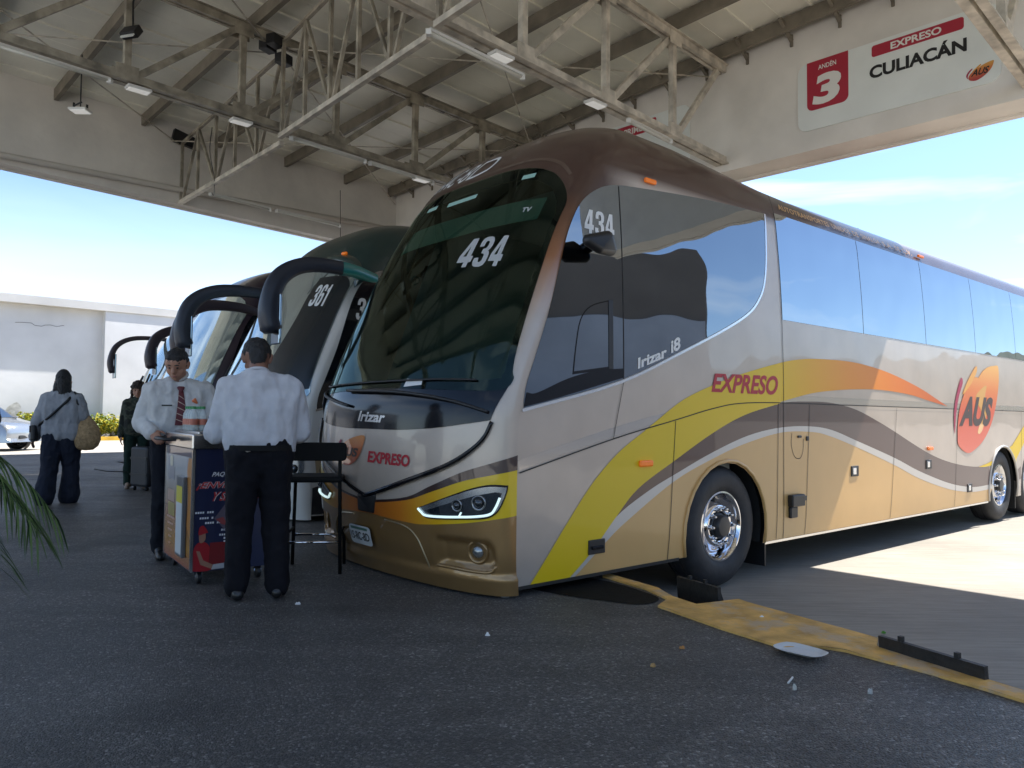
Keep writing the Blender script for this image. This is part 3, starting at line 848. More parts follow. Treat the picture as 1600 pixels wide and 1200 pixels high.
for a0_, z0_, w_, h_ in ((7.3, 1.2, .5, .4), (6.4, 1.0, .35, .3), (9.0, .9, .3, .5), (5.2, 1.1, .4, .25)):
    po_ = spline([(a0_+math.cos(2*PI*k_/9)*w_*rw.uniform(.4, 1), z0_+math.sin(2*PI*k_/9)*h_*rw.uniform(.4, 1)) for k_ in range(9)], 3, True)
    patch('damp_mark', po_, lambda u, v, o=0: W(u, -36.995, v), mat('wall_damp', (.46, .45, .42), .9, noise_s=6, noise_amt=.35), wl, .2, .2)
mb = MB(); mb.prism([(-22, 5.622), (30, 5.622), (30, 5.97), (-22, 5.97)], -37.35, -36.50, lambda x, y, z: W(x, z, y)); mb.build('coping', wall_mat('coping_render', (0.56, 0.55, 0.53)), wl)
yw = thing('yard_wall', 'grey brown yard building mirrored in the brown bus windows', 'building', (0, 0, 0))
M_YW = wall_mat('yard_render', (0.20, 0.17, 0.145))
mb = MB(); mb.box((27, -2.6, 4.5), (6, 23.5, 9.8)); mb.build('wall', M_YW, yw)
mb = MB(); mb.box((23.95, -2.6, 2.8), (.12, 23.3, 6.0)); mb.build('dado', wall_mat('yard_dado', (0.48, 0.50, 0.55)), yw)
# hedge in front of the far wall: clumps of leaf-sized faces
def leaves(mb, c, r, n, size, rnd, nm=2):
    for _ in range(n):
        d = Vector((rnd.gauss(0, 1), rnd.gauss(0, 1), rnd.gauss(0, 1))).normalized()*(rnd.random()**.35)
        p = Vector(c) + Vector((d.x*r[0], d.y*r[1], d.z*r[2]))
        a = Vector((rnd.gauss(0, 1), rnd.gauss(0, 1), rnd.gauss(0, .6))).normalized()
        b = a.orthogonal().normalized(); b.rotate(Quaternion(a, rnd.random()*6.28))
        s = size*(.6+.8*rnd.random())
        mb.add([p-a*s, p+b*s*.45, p+a*s, p-b*s*.45], [(0, 1, 2, 3)], rnd.randrange(nm))
rnd = random.Random(3)
HM = [mat('hedge_lime', (.30, .33, .03), .6), mat('hedge_green', (.10, .16, .02), .6), mat('hedge_yellow', (.50, .42, .03), .6)]
hl = ['yellow green clipped shrub behind the woman with the straw bag', 'yellow green shrub left of the woman with the straw bag', 'yellow green shrub between the two women', 'yellow green shrub beside the woman in dark green', 'yellow green shrub above the silver car',
      'yellow green shrub farthest left along the white wall', 'yellow green shrub hidden behind the woman in dark green', 'yellow green shrub under the wall projection']
for i in range(8):
    mb = MB()
    a0 = 5.4 + i*1.05
    for j in range(9):
        leaves(mb, W(a0+rnd.uniform(-.55, .55), -35.9+rnd.uniform(-.3, .3), .5+rnd.uniform(-.1, .32)), (.42, .42, .36), 150, .075, rnd, 3)
    sh = thing('hedge_shrub', hl[(i*3) % 8], 'shrub', W(a0, -35.9, .1), 0, 'clipped shrubs along the white wall')
    mb.v = [tuple(Vector(p)-W(a0, -35.9, .1)) for p in mb.v]
    mb.build('foliage', HM, sh, fix=False)
    MB().tube([(0, 0, -.02), (.02, .02, .3), (.08, -.03, .6)], [.03, .025, .012], 6).build('stem', mat('bark', (.12, .08, .05), .9), sh)

# ------------------------------------------------------------------ coaches
TZ = [0.30, 0.6, 1.0, 1.5, 1.8, 2.1, 2.5, 2.9, 3.2, 3.45, 3.6, 3.75, 3.88, 4.0, 4.08, 4.14]
TYC = [-2.36, -2.38, -2.38, -2.36, -2.28, -2.16, -1.95, -1.70, -1.46, -1.27, -1.14, -0.98, -0.80, -0.55, -0.25, 0.1]
TYF = [-2.62, -2.73, -2.78, -2.76, -2.67, -2.54, -2.34, -2.12, -1.95, -1.80, -1.70, -1.56, -1.38, -1.12, -0.8, -0.3]
TW = [1.262, 1.275, 1.275, 1.275, 1.275, 1.270, 1.257, 1.235, 1.210, 1.185, 1.15, 1.09, 0.97, 0.76, 0.52, 0.22]
def pez(z):
    t = min(1, max(0, (z-2.0)/1.3))
    return 2.15+.85*t*t*(3-2*t)
def pch(ys, x, xs=TZ):
    n = len(xs)
    x = max(xs[0], min(xs[-1], x))
    i = 0
    while i < n-2 and x > xs[i+1]: i += 1
    h = [xs[k+1]-xs[k] for k in range(n-1)]; d = [(ys[k+1]-ys[k])/h[k] for k in range(n-1)]
    def m(k):
        if k == 0: return d[0]
        if k == n-1: return d[-1]
        return 0 if d[k-1]*d[k] <= 0 else 2*d[k-1]*d[k]/(d[k-1]+d[k])
    t = (x-xs[i])/h[i]
    return (2*t**3-3*t*t+1)*ys[i]+(t**3-2*t*t+t)*h[i]*m(i)+(-2*t**3+3*t*t)*ys[i+1]+(t**3-t*t)*h[i]*m(i+1)
_pc = {}
def prof(z):
    k = round(z, 4)
    if k not in _pc: _pc[k] = (pch(TW, z), pch(TYC, z), pch(TYF, z))
    return _pc[k]
def fpt(u, z):
    w, yc, yf = prof(z)
    PE = pez(z)
    a = min(1.0, abs(u))*PI/2
    x = math.copysign(w*math.sin(a)**(2/PE), u)
    return Vector((x, yc-(yc-yf)*max(0.0, math.cos(a))**(2/PE), z))
def FR(u, z, off=0.0):
    p = fpt(u, z)
    if off == 0: return p
    e = 0.004
    uu = max(-0.985, min(0.985, u))
    du = fpt(uu+e, z)-fpt(uu-e, z); dz = fpt(uu, z+e)-fpt(uu, z-e)
    n = du.cross(dz).normalized()
    if n.y > 0.2 and abs(uu) < .9: n = -n
    return p + n*off
def SD(s):
    def f(y, z, off=0.0):
        w = prof(z)[0]
        dw = (pch(TW, z+.01)-pch(TW, z-.01))/.02
        n = Vector((1, 0, -dw)).normalized()
        return Vector((s*(w + n.x*off), y, z + n.z*off))
    return f
def tz(y, z):   # the roof dome is highest over the driver and settles further back
    k = 1.0 if y < -.6 else (0.76 if y > 1.6 else 1-.24*(3*((y+.6)/2.2)**2-2*((y+.6)/2.2)**3))
    return z if z < 3.45 else 3.45+(z-3.45)*k
mir = lambda pts: [(-x, y) for x, y in reversed(pts)]

WS_R = [(0.862, 1.75), (0.836, 1.80), (0.815, 1.95), (0.797, 2.207), (0.772, 2.526), (0.746, 2.808), (0.738, 3.0), (0.735, 3.07), (0.71, 3.14), (0.644, 3.235), (0.537, 3.34), (0.44, 3.40), (0.337, 3.447), (0.169, 3.49), (0.06, 3.497)]
WS_B = [(0.0, 1.70), (0.25, 1.685), (0.5, 1.67), (0.72, 1.665), (0.83, 1.69)]
WS = mir(WS_B)[:-1] + spline(WS_B + WS_R, 3) + mir(WS_R)
CW_R = [(0.0, 1.76), (0.5, 1.735), (0.755, 1.75), (0.77, 1.80), (0.745, 2.2), (0.715, 2.529), (0.69, 2.817), (0.68, 3.0), (0.64, 3.10), (0.54, 3.23), (0.40, 3.32), (0.226, 3.37), (0.0, 3.385)]
CW = mir(CW_R)[1:-1] + CW_R

M_RUB = mat('tyre_rubber', (0.022, 0.022, 0.024), 0.65, noise_s=9, noise_amt=0.35, bump=0.1, bump_s=50)
M_CHR = mat('chrome', (0.72, 0.72, 0.74), 0.08, 1.0)
M_HUB = mat('hub_dark', (0.03, 0.03, 0.032), 0.4)
M_BLK = mat('gloss_black', (0.006, 0.006, 0.008), 0.14, coat=.15, spec=.3)
M_GAP = mat('panel_gap', (0.02, 0.018, 0.016), 0.7)
M_TRIM = mat('silver_trim', (0.75, 0.74, 0.73), 0.22, 0.9)
M_TINT = mat('mirror_tint_glass', (0.30, 0.345, 0.39), 0.015, 1.0)
M_TINT1 = mat('cab_tint_glass', (0.21, 0.235, 0.26), 0.015, 1.0)
def wavy(m, sc, st, dist):
    t = m.node_tree
    c = t.nodes.new('ShaderNodeTexCoord'); n = t.nodes.new('ShaderNodeTexNoise'); n.inputs['Scale'].default_value = sc; n.inputs['Detail'].default_value = 1
    bp = t.nodes.new('ShaderNodeBump'); bp.inputs['Strength'].default_value = st; bp.inputs['Distance'].default_value = dist
    t.links.new(c.outputs['Object'], n.inputs['Vector']); t.links.new(n.outputs[0], bp.inputs['Height'])
    b = t.nodes['Principled BSDF']
    t.links.new(bp.outputs[0], b.inputs['Normal']); t.links.new(bp.outputs[0], b.inputs['Coat Normal'])
wavy(M_TINT, 1.3, .35, .03); wavy(M_TINT1, 1.3, .35, .03)
M_TINTD = mat('dark_tint_glass', (0.008, 0.009, 0.012), 0.03, 0.0, 1.0, spec=0.9)
M_AMB = mat('amber_lens', (0.75, 0.16, 0.01), 0.25, emit=(1, .25, .02, .04))
M_UNDER = mat('chassis', (0.012, 0.012, 0.012), 0.8)
M_DRL = mat('daytime_lamp', (0.8, 0.9, 0.9), 0.3, emit=(.72, .95, .95, .17))
M_LENS = mat('lamp_lens', (0.015, 0.02, 0.025), 0.05, 0.0, 1.0)
M_DECAL = mat('white_decal', (0.72, 0.72, 0.70), 0.5)
G_WS = glass('windshield_tint', (0.52, 0.68, 0.59))
M_INT = mat('cabin_grey', (0.42, 0.43, 0.42), 0.7)
M_INT2 = mat('cabin_dark', (0.26, 0.28, 0.27), 0.7)
M_POLE = mat('grab_pole', (0.45, 0.47, 0.46), 0.3, 0.6)

def coach_wheel(parent, x, y, s, z=0.545):
    w = bpy.data.objects.new('wheel', None); link(w, parent); w.location = (x, y, z)
    r = 0.53
    prof_ = [(.295, -.01), (.31, .012), (.36, .03), (.43, .035), (.485, .02), (.515, -.01), (r, -.04), (r, -.10), (r-.012, -.105), (r-.012, -.115), (r, -.12), (r, -.19), (r-.012, -.195), (r-.012, -.205), (r, -.21), (.515, -.26), (.40, -.29), (.3, -.28)]
    M = Matrix.Scale(s, 4, Vector((1, 0, 0)))
    MB().lathe(prof_, 64, M).build('tyre', M_RUB, w, True, angle=R(40))
    rim = [(.300, .000), (.306, .012), (.292, .014), (.280, .0), (.268, -.03), (.258, -.075), (.250, -.09), (.225, -.085), (.195, -.04), (.185, -.012), (.175, -.008), (.135, -.008), (.128, -.016), (.124, -.05)]
    MB().lathe(rim, 64, M).build('rim', M_CHR, w, True, angle=R(50))
    hub = [(.124, -.05), (.115, -.02), (.10, -.012), (.098, .03), (.085, .045), (.03, .05), (0.001, .05)]
    MB().lathe(hub, 40, M).build('hub', M_HUB, w, True, angle=R(40))
    for k in range(10):
        a = 2*PI*k/10
        c = Vector((0, .155*math.cos(a), .155*math.sin(a)))
        m = MB().lathe([(.001, .045), (.010, .043), (.015, .034), (.016, .012), (.022, .010), (.022, -.012)], 12, Matrix.Translation(c) @ M)
        m.build('lug_nut', M_CHR, w, True, angle=R(35))
        a += .31
        if k % 2 == 0:
            c = Vector((-s*.068, .236*math.cos(a), .236*math.sin(a)))
            q = Quaternion(Vector((1, 0, 0)), a)
            mb = MB().sphere((0, 0, 0), (.012, .02, .034), 12)
            mb.xf(Matrix.Translation(c) @ Matrix.Rotation(a+PI/2, 4, 'X'))
            mb.build('hand_hole', M_DARK, w, True)
    return w

def arch_pts(yc, r=0.605, zc=0.50, zbot=0.345, n=16):
    a0 = math.asin((zbot-zc)/r)
    return [(yc + r*math.cos(a0 + (PI-2*a0)*(1-k/n))*(1.0), zc + r*math.sin(a0 + (PI-2*a0)*(1-k/n))) for k in range(n+1)]

REAR = 10.6
def coach(label, yaw, loc, cfg):
    t = thing('coach_bus', label, 'bus', loc, yaw, 'coaches parked side by side')
    paint = cfg['paint']
    # ---- body shell: front, two sides, roof, rear in one skin
    mb = MB()
    hole = [CW] if cfg.get('see') else []
    zlow = .70
    fo = [(-1, zlow)] + [(-1+.05*k, zlow) for k in range(1, 40)] + [(1, zlow)] + [(1, zlow+(3.45-zlow)*k/40) for k in range(1, 41)] + [(1-.05*k, 3.45) for k in range(1, 41)] + [(-1, 3.45-(3.45-zlow)*k/40) for k in range(1, 40)]
    v2, fs = fill(fo, .06, .07, hole)
    mb.add([FR(u, z) for u, z in v2], fs)
    for s in (1, -1):
        f = SD(s)
        ed = [(prof(z)[1], z) for z in [3.45-(3.45-.345)*k/30 for k in range(31)]]
        poly = ed + arch_pts(0.08) + arch_pts(7.22)
        if cfg.get('tag_axle', True): poly += arch_pts(8.62)
        poly += [(REAR, .345), (REAR, 3.45)]
        v2, fs = fill(poly, .22, .12)
        mb.add([f(y, z) for y, z in v2], fs)
    nu = 40; ys = [.0]
    stations = [(k/24)**1.0 for k in range(25)]
    zs = [3.45 + (4.14-3.45)*k/22 for k in range(23)]
    rings = []
    for z in zs:
        w, yc, yf = prof(z)
        ring = [Vector((-w, yc+(REAR-yc)*q, 0)) for q in reversed(stations[1:])] + [fpt(-1+2*k/nu, z) for k in range(nu+1)] + [Vector((w, yc+(REAR-yc)*q, 0)) for q in stations[1:]]
        rings.append([Vector((p.x, p.y, tz(p.y, z))) for p in ring])
    n = len(rings[0])
    vs = [p for r_ in rings for p in r_]
    fs = [(i*n+k, i*n+k+1, (i+1)*n+k+1, (i+1)*n+k) for i in range(len(rings)-1) for k in range(n-1)]
    l0 = (len(rings)-1)*n
    fs += [(l0+k, l0+k+1, l0+n-2-k, l0+n-1-k) for k in range((n-1)//2)]
    mb.add(vs, fs)
    rear = [(-prof(z)[0], tz(9, z)) for z in [.345+.1*k for k in range(31)]] + [(p.x, p.z) for p in [r_[0] for r_ in rings]]
    rear = rear + [(-x, z) for x, z in reversed(rear)]
    v2, fs = fill(rear, .4, .4)
    mb.add([(x, REAR, z) for x, z in v2], fs)
    mb.build('body', paint, t, smooth=True, fix=True, angle=R(50))
    # ---- chassis and wheels
    mb = MB()
    mb.box((0, 1.2, .62), (2.3, 1.0, .4)).box((0, 4.0, .52), (2.44, 5.1, .30)).box((0, -1.6, .55), (2.3, 1.3, .30)).box((0, 9.6, .55), (2.4, 1.7, .3))
    for yw_ in (0.08, 7.22, 8.62):
        mb.box((0, yw_, .95), (1.5, 1.3, .7)); mb.tube([(-1.1, yw_, .54), (1.1, yw_, .54)], .09, 10)
        for s in (1, -1):
            pts = [(y, z) for y, z in arch_pts(yw_, .63, .52, .345)]
            k = len(pts)
            mb.add([(s*1.22, y, z) for y, z in pts] + [(s*.72, y, z) for y, z in pts], [(i, i+1, k+i+1, k+i) for i in range(k-1)])
    mb.build('chassis', M_UNDER, t, fix=False)
    for s in (1, -1):
        for yw_ in (0.08, 7.22, 8.62): coach_wheel(t, s*1.205, yw_, s)
        MB().box((s*1.03, .80, .36), (.36, .02, .50)).build('mud_flap', M_DARK, t)
        MB().box((s*1.03, 7.95, .36), (.36, .02, .42)).build('mud_flap', M_DARK, t)
    # ---- glazing
    patch('windshield_border', WS, FR, M_BLK, t, .06, .09, .003, [CW] if cfg.get('see') else [])
    patch('windshield', WS, FR, G_WS if cfg.get('see') else cfg.get('ws', M_TINTD), t, .05, .08, .008)
    for s in (1, -1):
        f = SD(s)
        patch('side_window', spline_corner(WIN1), f, cfg.get('side_glass', M_TINTD), t, .2, .14, .004, flip=(s < 0))
        for k in range(6):
            y0 = 1.035 + k*1.72; y1 = min(y0+1.708, REAR-.25)
            if y1-y0 < .4: continue
            patch('side_window', [(y0, 2.455), (y1, 2.455), (y1, 3.515), (y0, 3.515)], f, cfg.get('rear_glass', M_TINT), t, .3, .12, .004, flip=(s < 0))
        patch('window_trim', ribbon(TRIM1, .022), f, M_TRIM, t, .1, .05, .007, flip=(s < 0))
        patch('panel_gap', [(1.012, .36), (1.02, .36), (1.026, 3.7), (1.018, 3.7)], f, M_GAP, t, .2, .1, .006, flip=(s < 0))
        patch('panel_gap', ribbon(spline(CREASE, 5) + [(REAR-.1, 1.649)], .009), f, M_GAP, t, .3, .1, .006, flip=(s < 0))
    return t

def ribbon(pts, w, close=False):
    """outline of a strip of width w along a 2-D path"""
    l, r = [], []
    n = len(pts)
    for i, p in enumerate(pts):
        a = pts[max(i-1, 0)]; b = pts[min(i+1, n-1)]
        dx, dy = b[0]-a[0], b[1]-a[1]; d = math.hypot(dx, dy) or 1
        l.append((p[0]-dy/d*w/2, p[1]+dx/d*w/2)); r.append((p[0]+dy/d*w/2, p[1]-dx/d*w/2))
    return l + r[::-1]
def spline_corner(segs):
    """segs: list of point lists, each smoothed on its own, joined with sharp corners"""
    out = []
    for s in segs:
        q = spline(s, 4) if len(s) > 2 else list(s)
        out += q[:-1]
    return out
WIN1 = [[(-2.325, 1.60), (-2.30, 1.72), (-2.216, 1.926), (-2.078, 2.266), (-1.944, 2.666), (-1.85, 2.898), (-1.718, 3.096), (-1.533, 3.229), (-1.34, 3.298), (-0.98, 3.345), (-0.103, 3.425), (0.839, 3.474)],
        [(0.839, 3.474), (0.819, 3.30), (0.775, 2.98), (0.71, 2.75), (0.60, 2.60), (0.44, 2.475), (0.10, 2.315), (-0.558, 2.06), (-1.354, 1.775), (-2.325, 1.55)], [(-2.325, 1.55), (-2.325, 1.60)]]
TRIM1 = spline([(0.846, 3.47), (0.832, 3.30), (0.79, 2.98), (0.724, 2.745), (0.612, 2.59), (0.45, 2.463), (0.108, 2.302), (-0.55, 2.047), (-1.35, 1.76), (-2.34, 1.535)], 4)
CREASE = [(-2.36, 1.115), (-1.403, 1.336), (-0.675, 1.476), (-0.14, 1.579), (0.286, 1.632), (0.976, 1.649), (2.2, 1.649)]

def hullpart(name, balls, material, parent, n=14):
    return MB().hull(balls, n).build(name, material, parent, True)

# ---- the brown and gold coach
BROWN = (0.082, 0.044, 0.032)
P_MAIN = body_paint('champagne_brown_paint', (0.52, 0.435, 0.36), BROWN, (0.30, 0.125, 0.055), split=3.42)
YAWB = -R(49.2)
O1 = Vector((1.006, 7.70, -0.28))
LB = Vector((math.cos(YAWB), math.sin(YAWB), 0)); DB = Vector((-math.sin(YAWB), math.cos(YAWB), 0))
bus = coach('brown and gold coach bus numbered 434 with yellow swoosh, nearest the camera', YAWB, O1, dict(paint=P_MAIN, see=True, side_glass=M_TINT1))
SL = SD(1)
GOLD = mat('bumper_gold', (0.31, 0.18, 0.066), 0.36, 0.55, 0.8, noise_s=4, noise_amt=.06)
TAN = mat('tan_paint', (0.60, 0.365, 0.135), 0.4, 0.05, .3, noise_s=2, noise_amt=.04)
SILV = mat('silver_stripe', (0.52, 0.49, 0.45), 0.35, 0.15, .4)
BRN = mat('brown_stripe', (0.085, 0.042, 0.032), 0.35, 0.1, .4)
YEL_S = axis_ramp('yellow_orange_side', 'Y', -2.0, 5.0, [(0, (.72, .50, .004)), (.40, (.74, .50, .006)), (.52, (.74, .36, .006)), (.62, (.74, .27, .008)), (.8, (.70, .18, .008)), (1, (.55, .10, .012))], .45, .0, .12)
YEL_F = axis_ramp('yellow_orange_shade_front', 'X', 0.0, 1.2, [(0, (.32, .08, .015)), (.35, (.55, .17, .01)), (.7, (.72, .40, .006)), (.85, (.74, .50, .004)), (1, (.74, .50, .004))], .35, .0, .4, use_abs=True)  # orange to yellow print, with shade painted into the dark centre stop
YEL_P = mat('yellow_paint', (.74, .50, .004), .45, 0, .12)
tan_top = spline([(-1.827, .339), (-1.492, .57), (-1.252, .708), (-.673, .981), (-.14, 1.148), (.353, 1.268), (.974, 1.365), (1.52, 1.369), (1.892, 1.329), (2.537, 1.195), (3.491, .966), (4.155, .788), (5.0, .62), (5.6, .545), (6.1, .515), (6.72, .525)], 5)
sil_top = spline([(-1.87, .344), (-1.652, .508), (-1.386, .743), (-.999, .921), (-.674, 1.033), (-.14, 1.203), (.423, 1.344), (.974, 1.413), (1.521, 1.423), (1.97, 1.385), (2.538, 1.264), (3.493, 1.05), (4.158, .877), (5.0, .70), (5.6, .615), (6.1, .58), (6.69, .588)], 5)
bro_top = spline([(-1.386, .743), (-1.128, .945), (-.674, 1.146), (-.14, 1.368), (.354, 1.528), (.976, 1.646), (1.523, 1.672), (2.0, 1.665), (2.543, 1.60), (3.074, 1.473), (3.5, 1.357), (4.166, 1.164), (4.723, 1.027), (5.325, .927), (6.0, .862), (6.60, .855)], 5)
yel_l = spline([(-2.248, .347), (-1.938, .703), (-1.634, 1.019), (-1.354, 1.231), (-1.053, 1.391), (-.895, 1.475), (-.561, 1.644), (-.171, 1.772), (.287, 1.893), (.979, 2.035), (1.35, 2.088), (1.712, 2.112), (2.301, 2.122), (2.814, 2.099), (3.418, 2.034), (4.186, 1.899), (4.745, 1.766), (5.09, 1.68)], 5)
yel_lo = spline([(5.09, 1.68), (4.514, 1.739), (3.917, 1.803), (3.174, 1.836), (2.547, 1.827), (1.976, 1.795), (1.525, 1.751), (.972, 1.66)], 5)
yel_rt = spline([(.972, 1.646), (.354, 1.528), (-.14, 1.368), (-.674, 1.146), (-1.128, .945), (-1.386, .743), (-1.652, .508), (-1.87, .347)], 5)
def clip_arch(line, yc):  # follow the wheel arch lip where a colour field meets it
    return [p for p in line]
fa = arch_pts(0.08); ra = arch_pts(7.22)
tan_poly = tan_top[1:] + [p for p in ra if p[1] < .52][:1] + [(ra[0][0], .347)] + list(reversed([p for p in fa]))
tan_poly = [p for p in tan_top if p[1] > .348] + [(6.62, .40), (6.635, .347)] + [(q[0], max(.347, q[1])) for q in reversed(fa)] + [(-1.815, .347)]
patch('tan_panel', tan_poly, SL, TAN, bus, .2, .12, .002)
s_poly = sil_top + tan_top[::-1]
patch('silver_stripe', [(y, max(.347, z)) for y, z in s_poly], SL, SILV, bus, .2, .12, .003)
patch('brown_stripe', bro_top + [p for p in sil_top if p[0] > -1.38][::-1], SL, BRN, bus, .2, .12, .003)
patch('yellow_stripe', yel_l + yel_lo[1:] + yel_rt, SL, YEL_S, bus, .2, .12, .004)
patch('yellow_stripe', spline_corner([[(6.187, .853), (6.5, .885), (6.80, .93)], [(6.80, .93), (6.72, .858)], [(6.72, .858), (6.45, .845), (6.187, .853)]]), SL, YEL_P, bus, .2, .1, .0045)
patch('yellow_stripe', [(7.50, 1.10), (7.62, 1.13), (8.1, 1.38), (8.6, 1.62), (8.6, 1.36), (8.15, 1.145), (7.80, .92), (7.76, .80)], SL, YEL_P, bus, .2, .1, .0045)
patch('brown_stripe', [(7.83, .60), (7.83, .74), (8.0, .80), (8.02, .60)], SL, BRN, bus, .2, .1, .003)
# wheel arch lip and panel joints
for ps in (fa, ra):
    yc = (ps[0][0]+ps[-1][0])/2
    lip = [(yc+(p[0]-yc)*1.035, .50+(p[1]-.50)*1.035) for p in ps]
    MB().tube([SL(y, max(z, .35), .006) for y, z in lip], .016, 8).build('arch_lip', TAN if ps is fa else SILV, bus, True)
for a, b in (((-.661, 1.47), (-.755, .35)), ((.925, 1.64), (.89, .36)), ((1.516, 1.64), (1.421, .36)), ((3.547, 1.64), (3.356, .36)), ((5.446, 1.64), (5.305, .36)), ((8.05, 1.64), (8.04, .36))):
    patch('panel_gap', ribbon([b, a], .007), SL, M_GAP, bus, .2, .2, .0065)
patch('panel_gap', ribbon([(-1.305, 1.79), (-1.29, 3.30)], .008), SL, M_GAP, bus, .2, .2, .0068)
patch('panel_gap', ribbon([(-1.42, 1.335), (-1.30, 1.79)], .006), SL, M_GAP, bus, .2, .2, .0065)
# highlight crease along the flank
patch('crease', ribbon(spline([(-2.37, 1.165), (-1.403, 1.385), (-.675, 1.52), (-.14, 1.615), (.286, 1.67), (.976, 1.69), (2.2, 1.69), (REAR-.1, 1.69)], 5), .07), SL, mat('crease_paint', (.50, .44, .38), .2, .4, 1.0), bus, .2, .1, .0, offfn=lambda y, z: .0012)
# skirt edge
patch('skirt_edge', [(-2.36, .33), (-.6, .33), (-.6, .355), (-2.36, .355)], SL, M_GAP, bus, .2, .2, .006)
patch('skirt_edge', [(.70, .33), (6.58, .33), (6.58, .352), (.70, .352)], SL, M_TRIM, bus, .3, .2, .006)
# lettering on the flank
C_RED = mat('crimson_letters', (.42, .012, .025), .5)
lettering('lettering', 'EXPRESO', [(-.165, 1.72), (-.13, 1.885), (.93, 1.905), (.90, 1.72)], SL, C_RED, bus, .006, bold=.03, shear=.12)
roof_fn = lambda y, z, o=0: Vector((SL(y, z, 0).x+.012, y, tz(y, z)+.012))
gold_l = mat('gold_letters', (.65, .36, .12), .35, .2)
words_ = 'AUTOTRANSPORTES UNIDOS DE SINALOA S.A. DE C.V.'.split(' ')
tot_ = sum(len(w) for w in words_)+len(words_)-1; y_ = 1.15
for w in words_:
    y2_ = y_+len(w)*3.18/tot_
    lettering('lettering', w, [(y_, 3.595), (y_, 3.675), (y2_, 3.675), (y2_, 3.595)], roof_fn, gold_l, bus, .004, bold=.02, spacing=1.1)
    y_ = y2_+3.18/tot_
numerals('number_decal', '434', [(-1.722, 2.862), (-1.695, 3.045), (-1.365, 3.052), (-1.372, 2.862)], SL, M_DECAL, bus, .007)
lettering('lettering', 'Irizar', [(-1.14, 1.872), (-1.15, 1.955), (-.78, 2.075), (-.77, 1.99)], SL, M_DECAL, bus, .007, bold=.035, shear=.1)
lettering('lettering', 'i8', [(-.72, 2.02), (-.73, 2.125), (-.60, 2.17), (-.59, 2.065)], SL, M_DECAL, bus, .007, bold=.035, shear=.1)
axis_ramp('flame_side', 'Z', 1.05, 2.30, [(0, (.72, .16, .10)), (.45, (.66, .10, .04)), (.7, (.70, .20, .04)), (1, (.78, .42, .10))], .45, 0, .12)
MATS['flame_coach_bus'] = MATS['flame_side']
mainf = spline([(5.463, 1.158), (5.423, 1.301), (5.449, 1.5), (5.539, 1.701), (5.7, 1.878), (5.902, 2.001), (6.128, 2.106), (6.231, 2.10), (6.403, 2.193), (6.621, 2.265), (6.888, 2.301), (7.069, 2.295), (7.069, 2.089), (6.981, 1.851), (6.858, 1.63), (6.672, 1.413), (6.406, 1.232), (6.11, 1.117), (5.787, 1.054)], 4, True)
patch('logo', mainf, SL, MATS['flame_side'], bus, .2, .15, .007)
patch('logo', spline([(5.621, 1.847), (5.824, 2.043), (6.155, 2.257), (6.172, 2.175), (5.942, 2.003)], 4, True), SL, M_FLAMEY, bus, .2, .15, .008)
patch('logo', spline([(5.33, 1.316), (5.301, 1.528), (5.353, 1.755), (5.492, 1.973), (5.599, 2.077), (5.64, 2.007), (5.486, 1.815), (5.384, 1.585)], 4, True), SL, M_MAG, bus, .2, .15, .007)
patch('logo', spline([(6.096, 1.8), (6.266, 1.924), (6.545, 2.001), (6.474, 1.854), (6.552, 1.657), (6.326, 1.353), (6.16, 1.339), (6.336, 1.594)], 4, True), SL, mat('emblem_light', (.78, .38, .06), .3, 0, 1), bus, .2, .15, .008)
lettering('lettering', 'AUS', [(5.47, 1.42), (5.70, 1.83), (6.82, 1.835), (6.62, 1.42)], SL, mat('brown_letters', (.05, .025, .02), .4), bus, .009, bold=.05)
# sliding pane of the driver's window
sl_poly = spline_corner([[(-1.86, 1.80), (-1.83, 2.0), (-1.777, 2.203), (-1.665, 2.316), (-1.479, 2.375), (-1.43, 2.381)], [(-1.43, 2.381), (-1.43, 1.86)], [(-1.43, 1.86), (-1.86, 1.80)]])
scx = sum(p[0] for p in sl_poly)/len(sl_poly); scz = sum(p[1] for p in sl_poly)/len(sl_poly)
patch('window_frame', sl_poly, SL, M_BLK, bus, .1, .1, .006, [[(scx+(p[0]-scx)*.93, scz+(p[1]-scz)*.94) for p in sl_poly]])
patch('window_frame', [(-1.475, 1.86), (-1.425, 1.86), (-1.42, 2.385), (-1.47, 2.38)], SL, M_DARK, bus, .1, .1, .0075)
patch('window_frame', spline_corner([[(-2.325, 1.56), (-2.0, 1.63), (-1.305, 1.80)], [(-1.305, 1.80), (-1.305, 1.87)], [(-1.305, 1.87), (-1.6, 1.84), (-1.9, 1.77), (-2.2, 1.66), (-2.30, 1.66)], [(-2.30, 1.66), (-2.325, 1.56)]]), SL, M_BLK, bus, .1, .1, .0065)
# camera mirror on the window pillar
for s in (1, -1):
    f = SD(s)
    m_ = hullpart('camera_mirror', [(s*1.40, -1.83, 2.755, .045), (s*1.42, -1.66, 2.80, .05), (s*1.38, -1.58, 2.73, .05), (s*1.42, -1.74, 2.71, .04)], M_DARK, bus)
    hullpart('mirror_arm', [(s*1.24, -1.55, 2.84, .045), (s*1.38, -1.60, 2.77, .05)], M_BLK, m_)
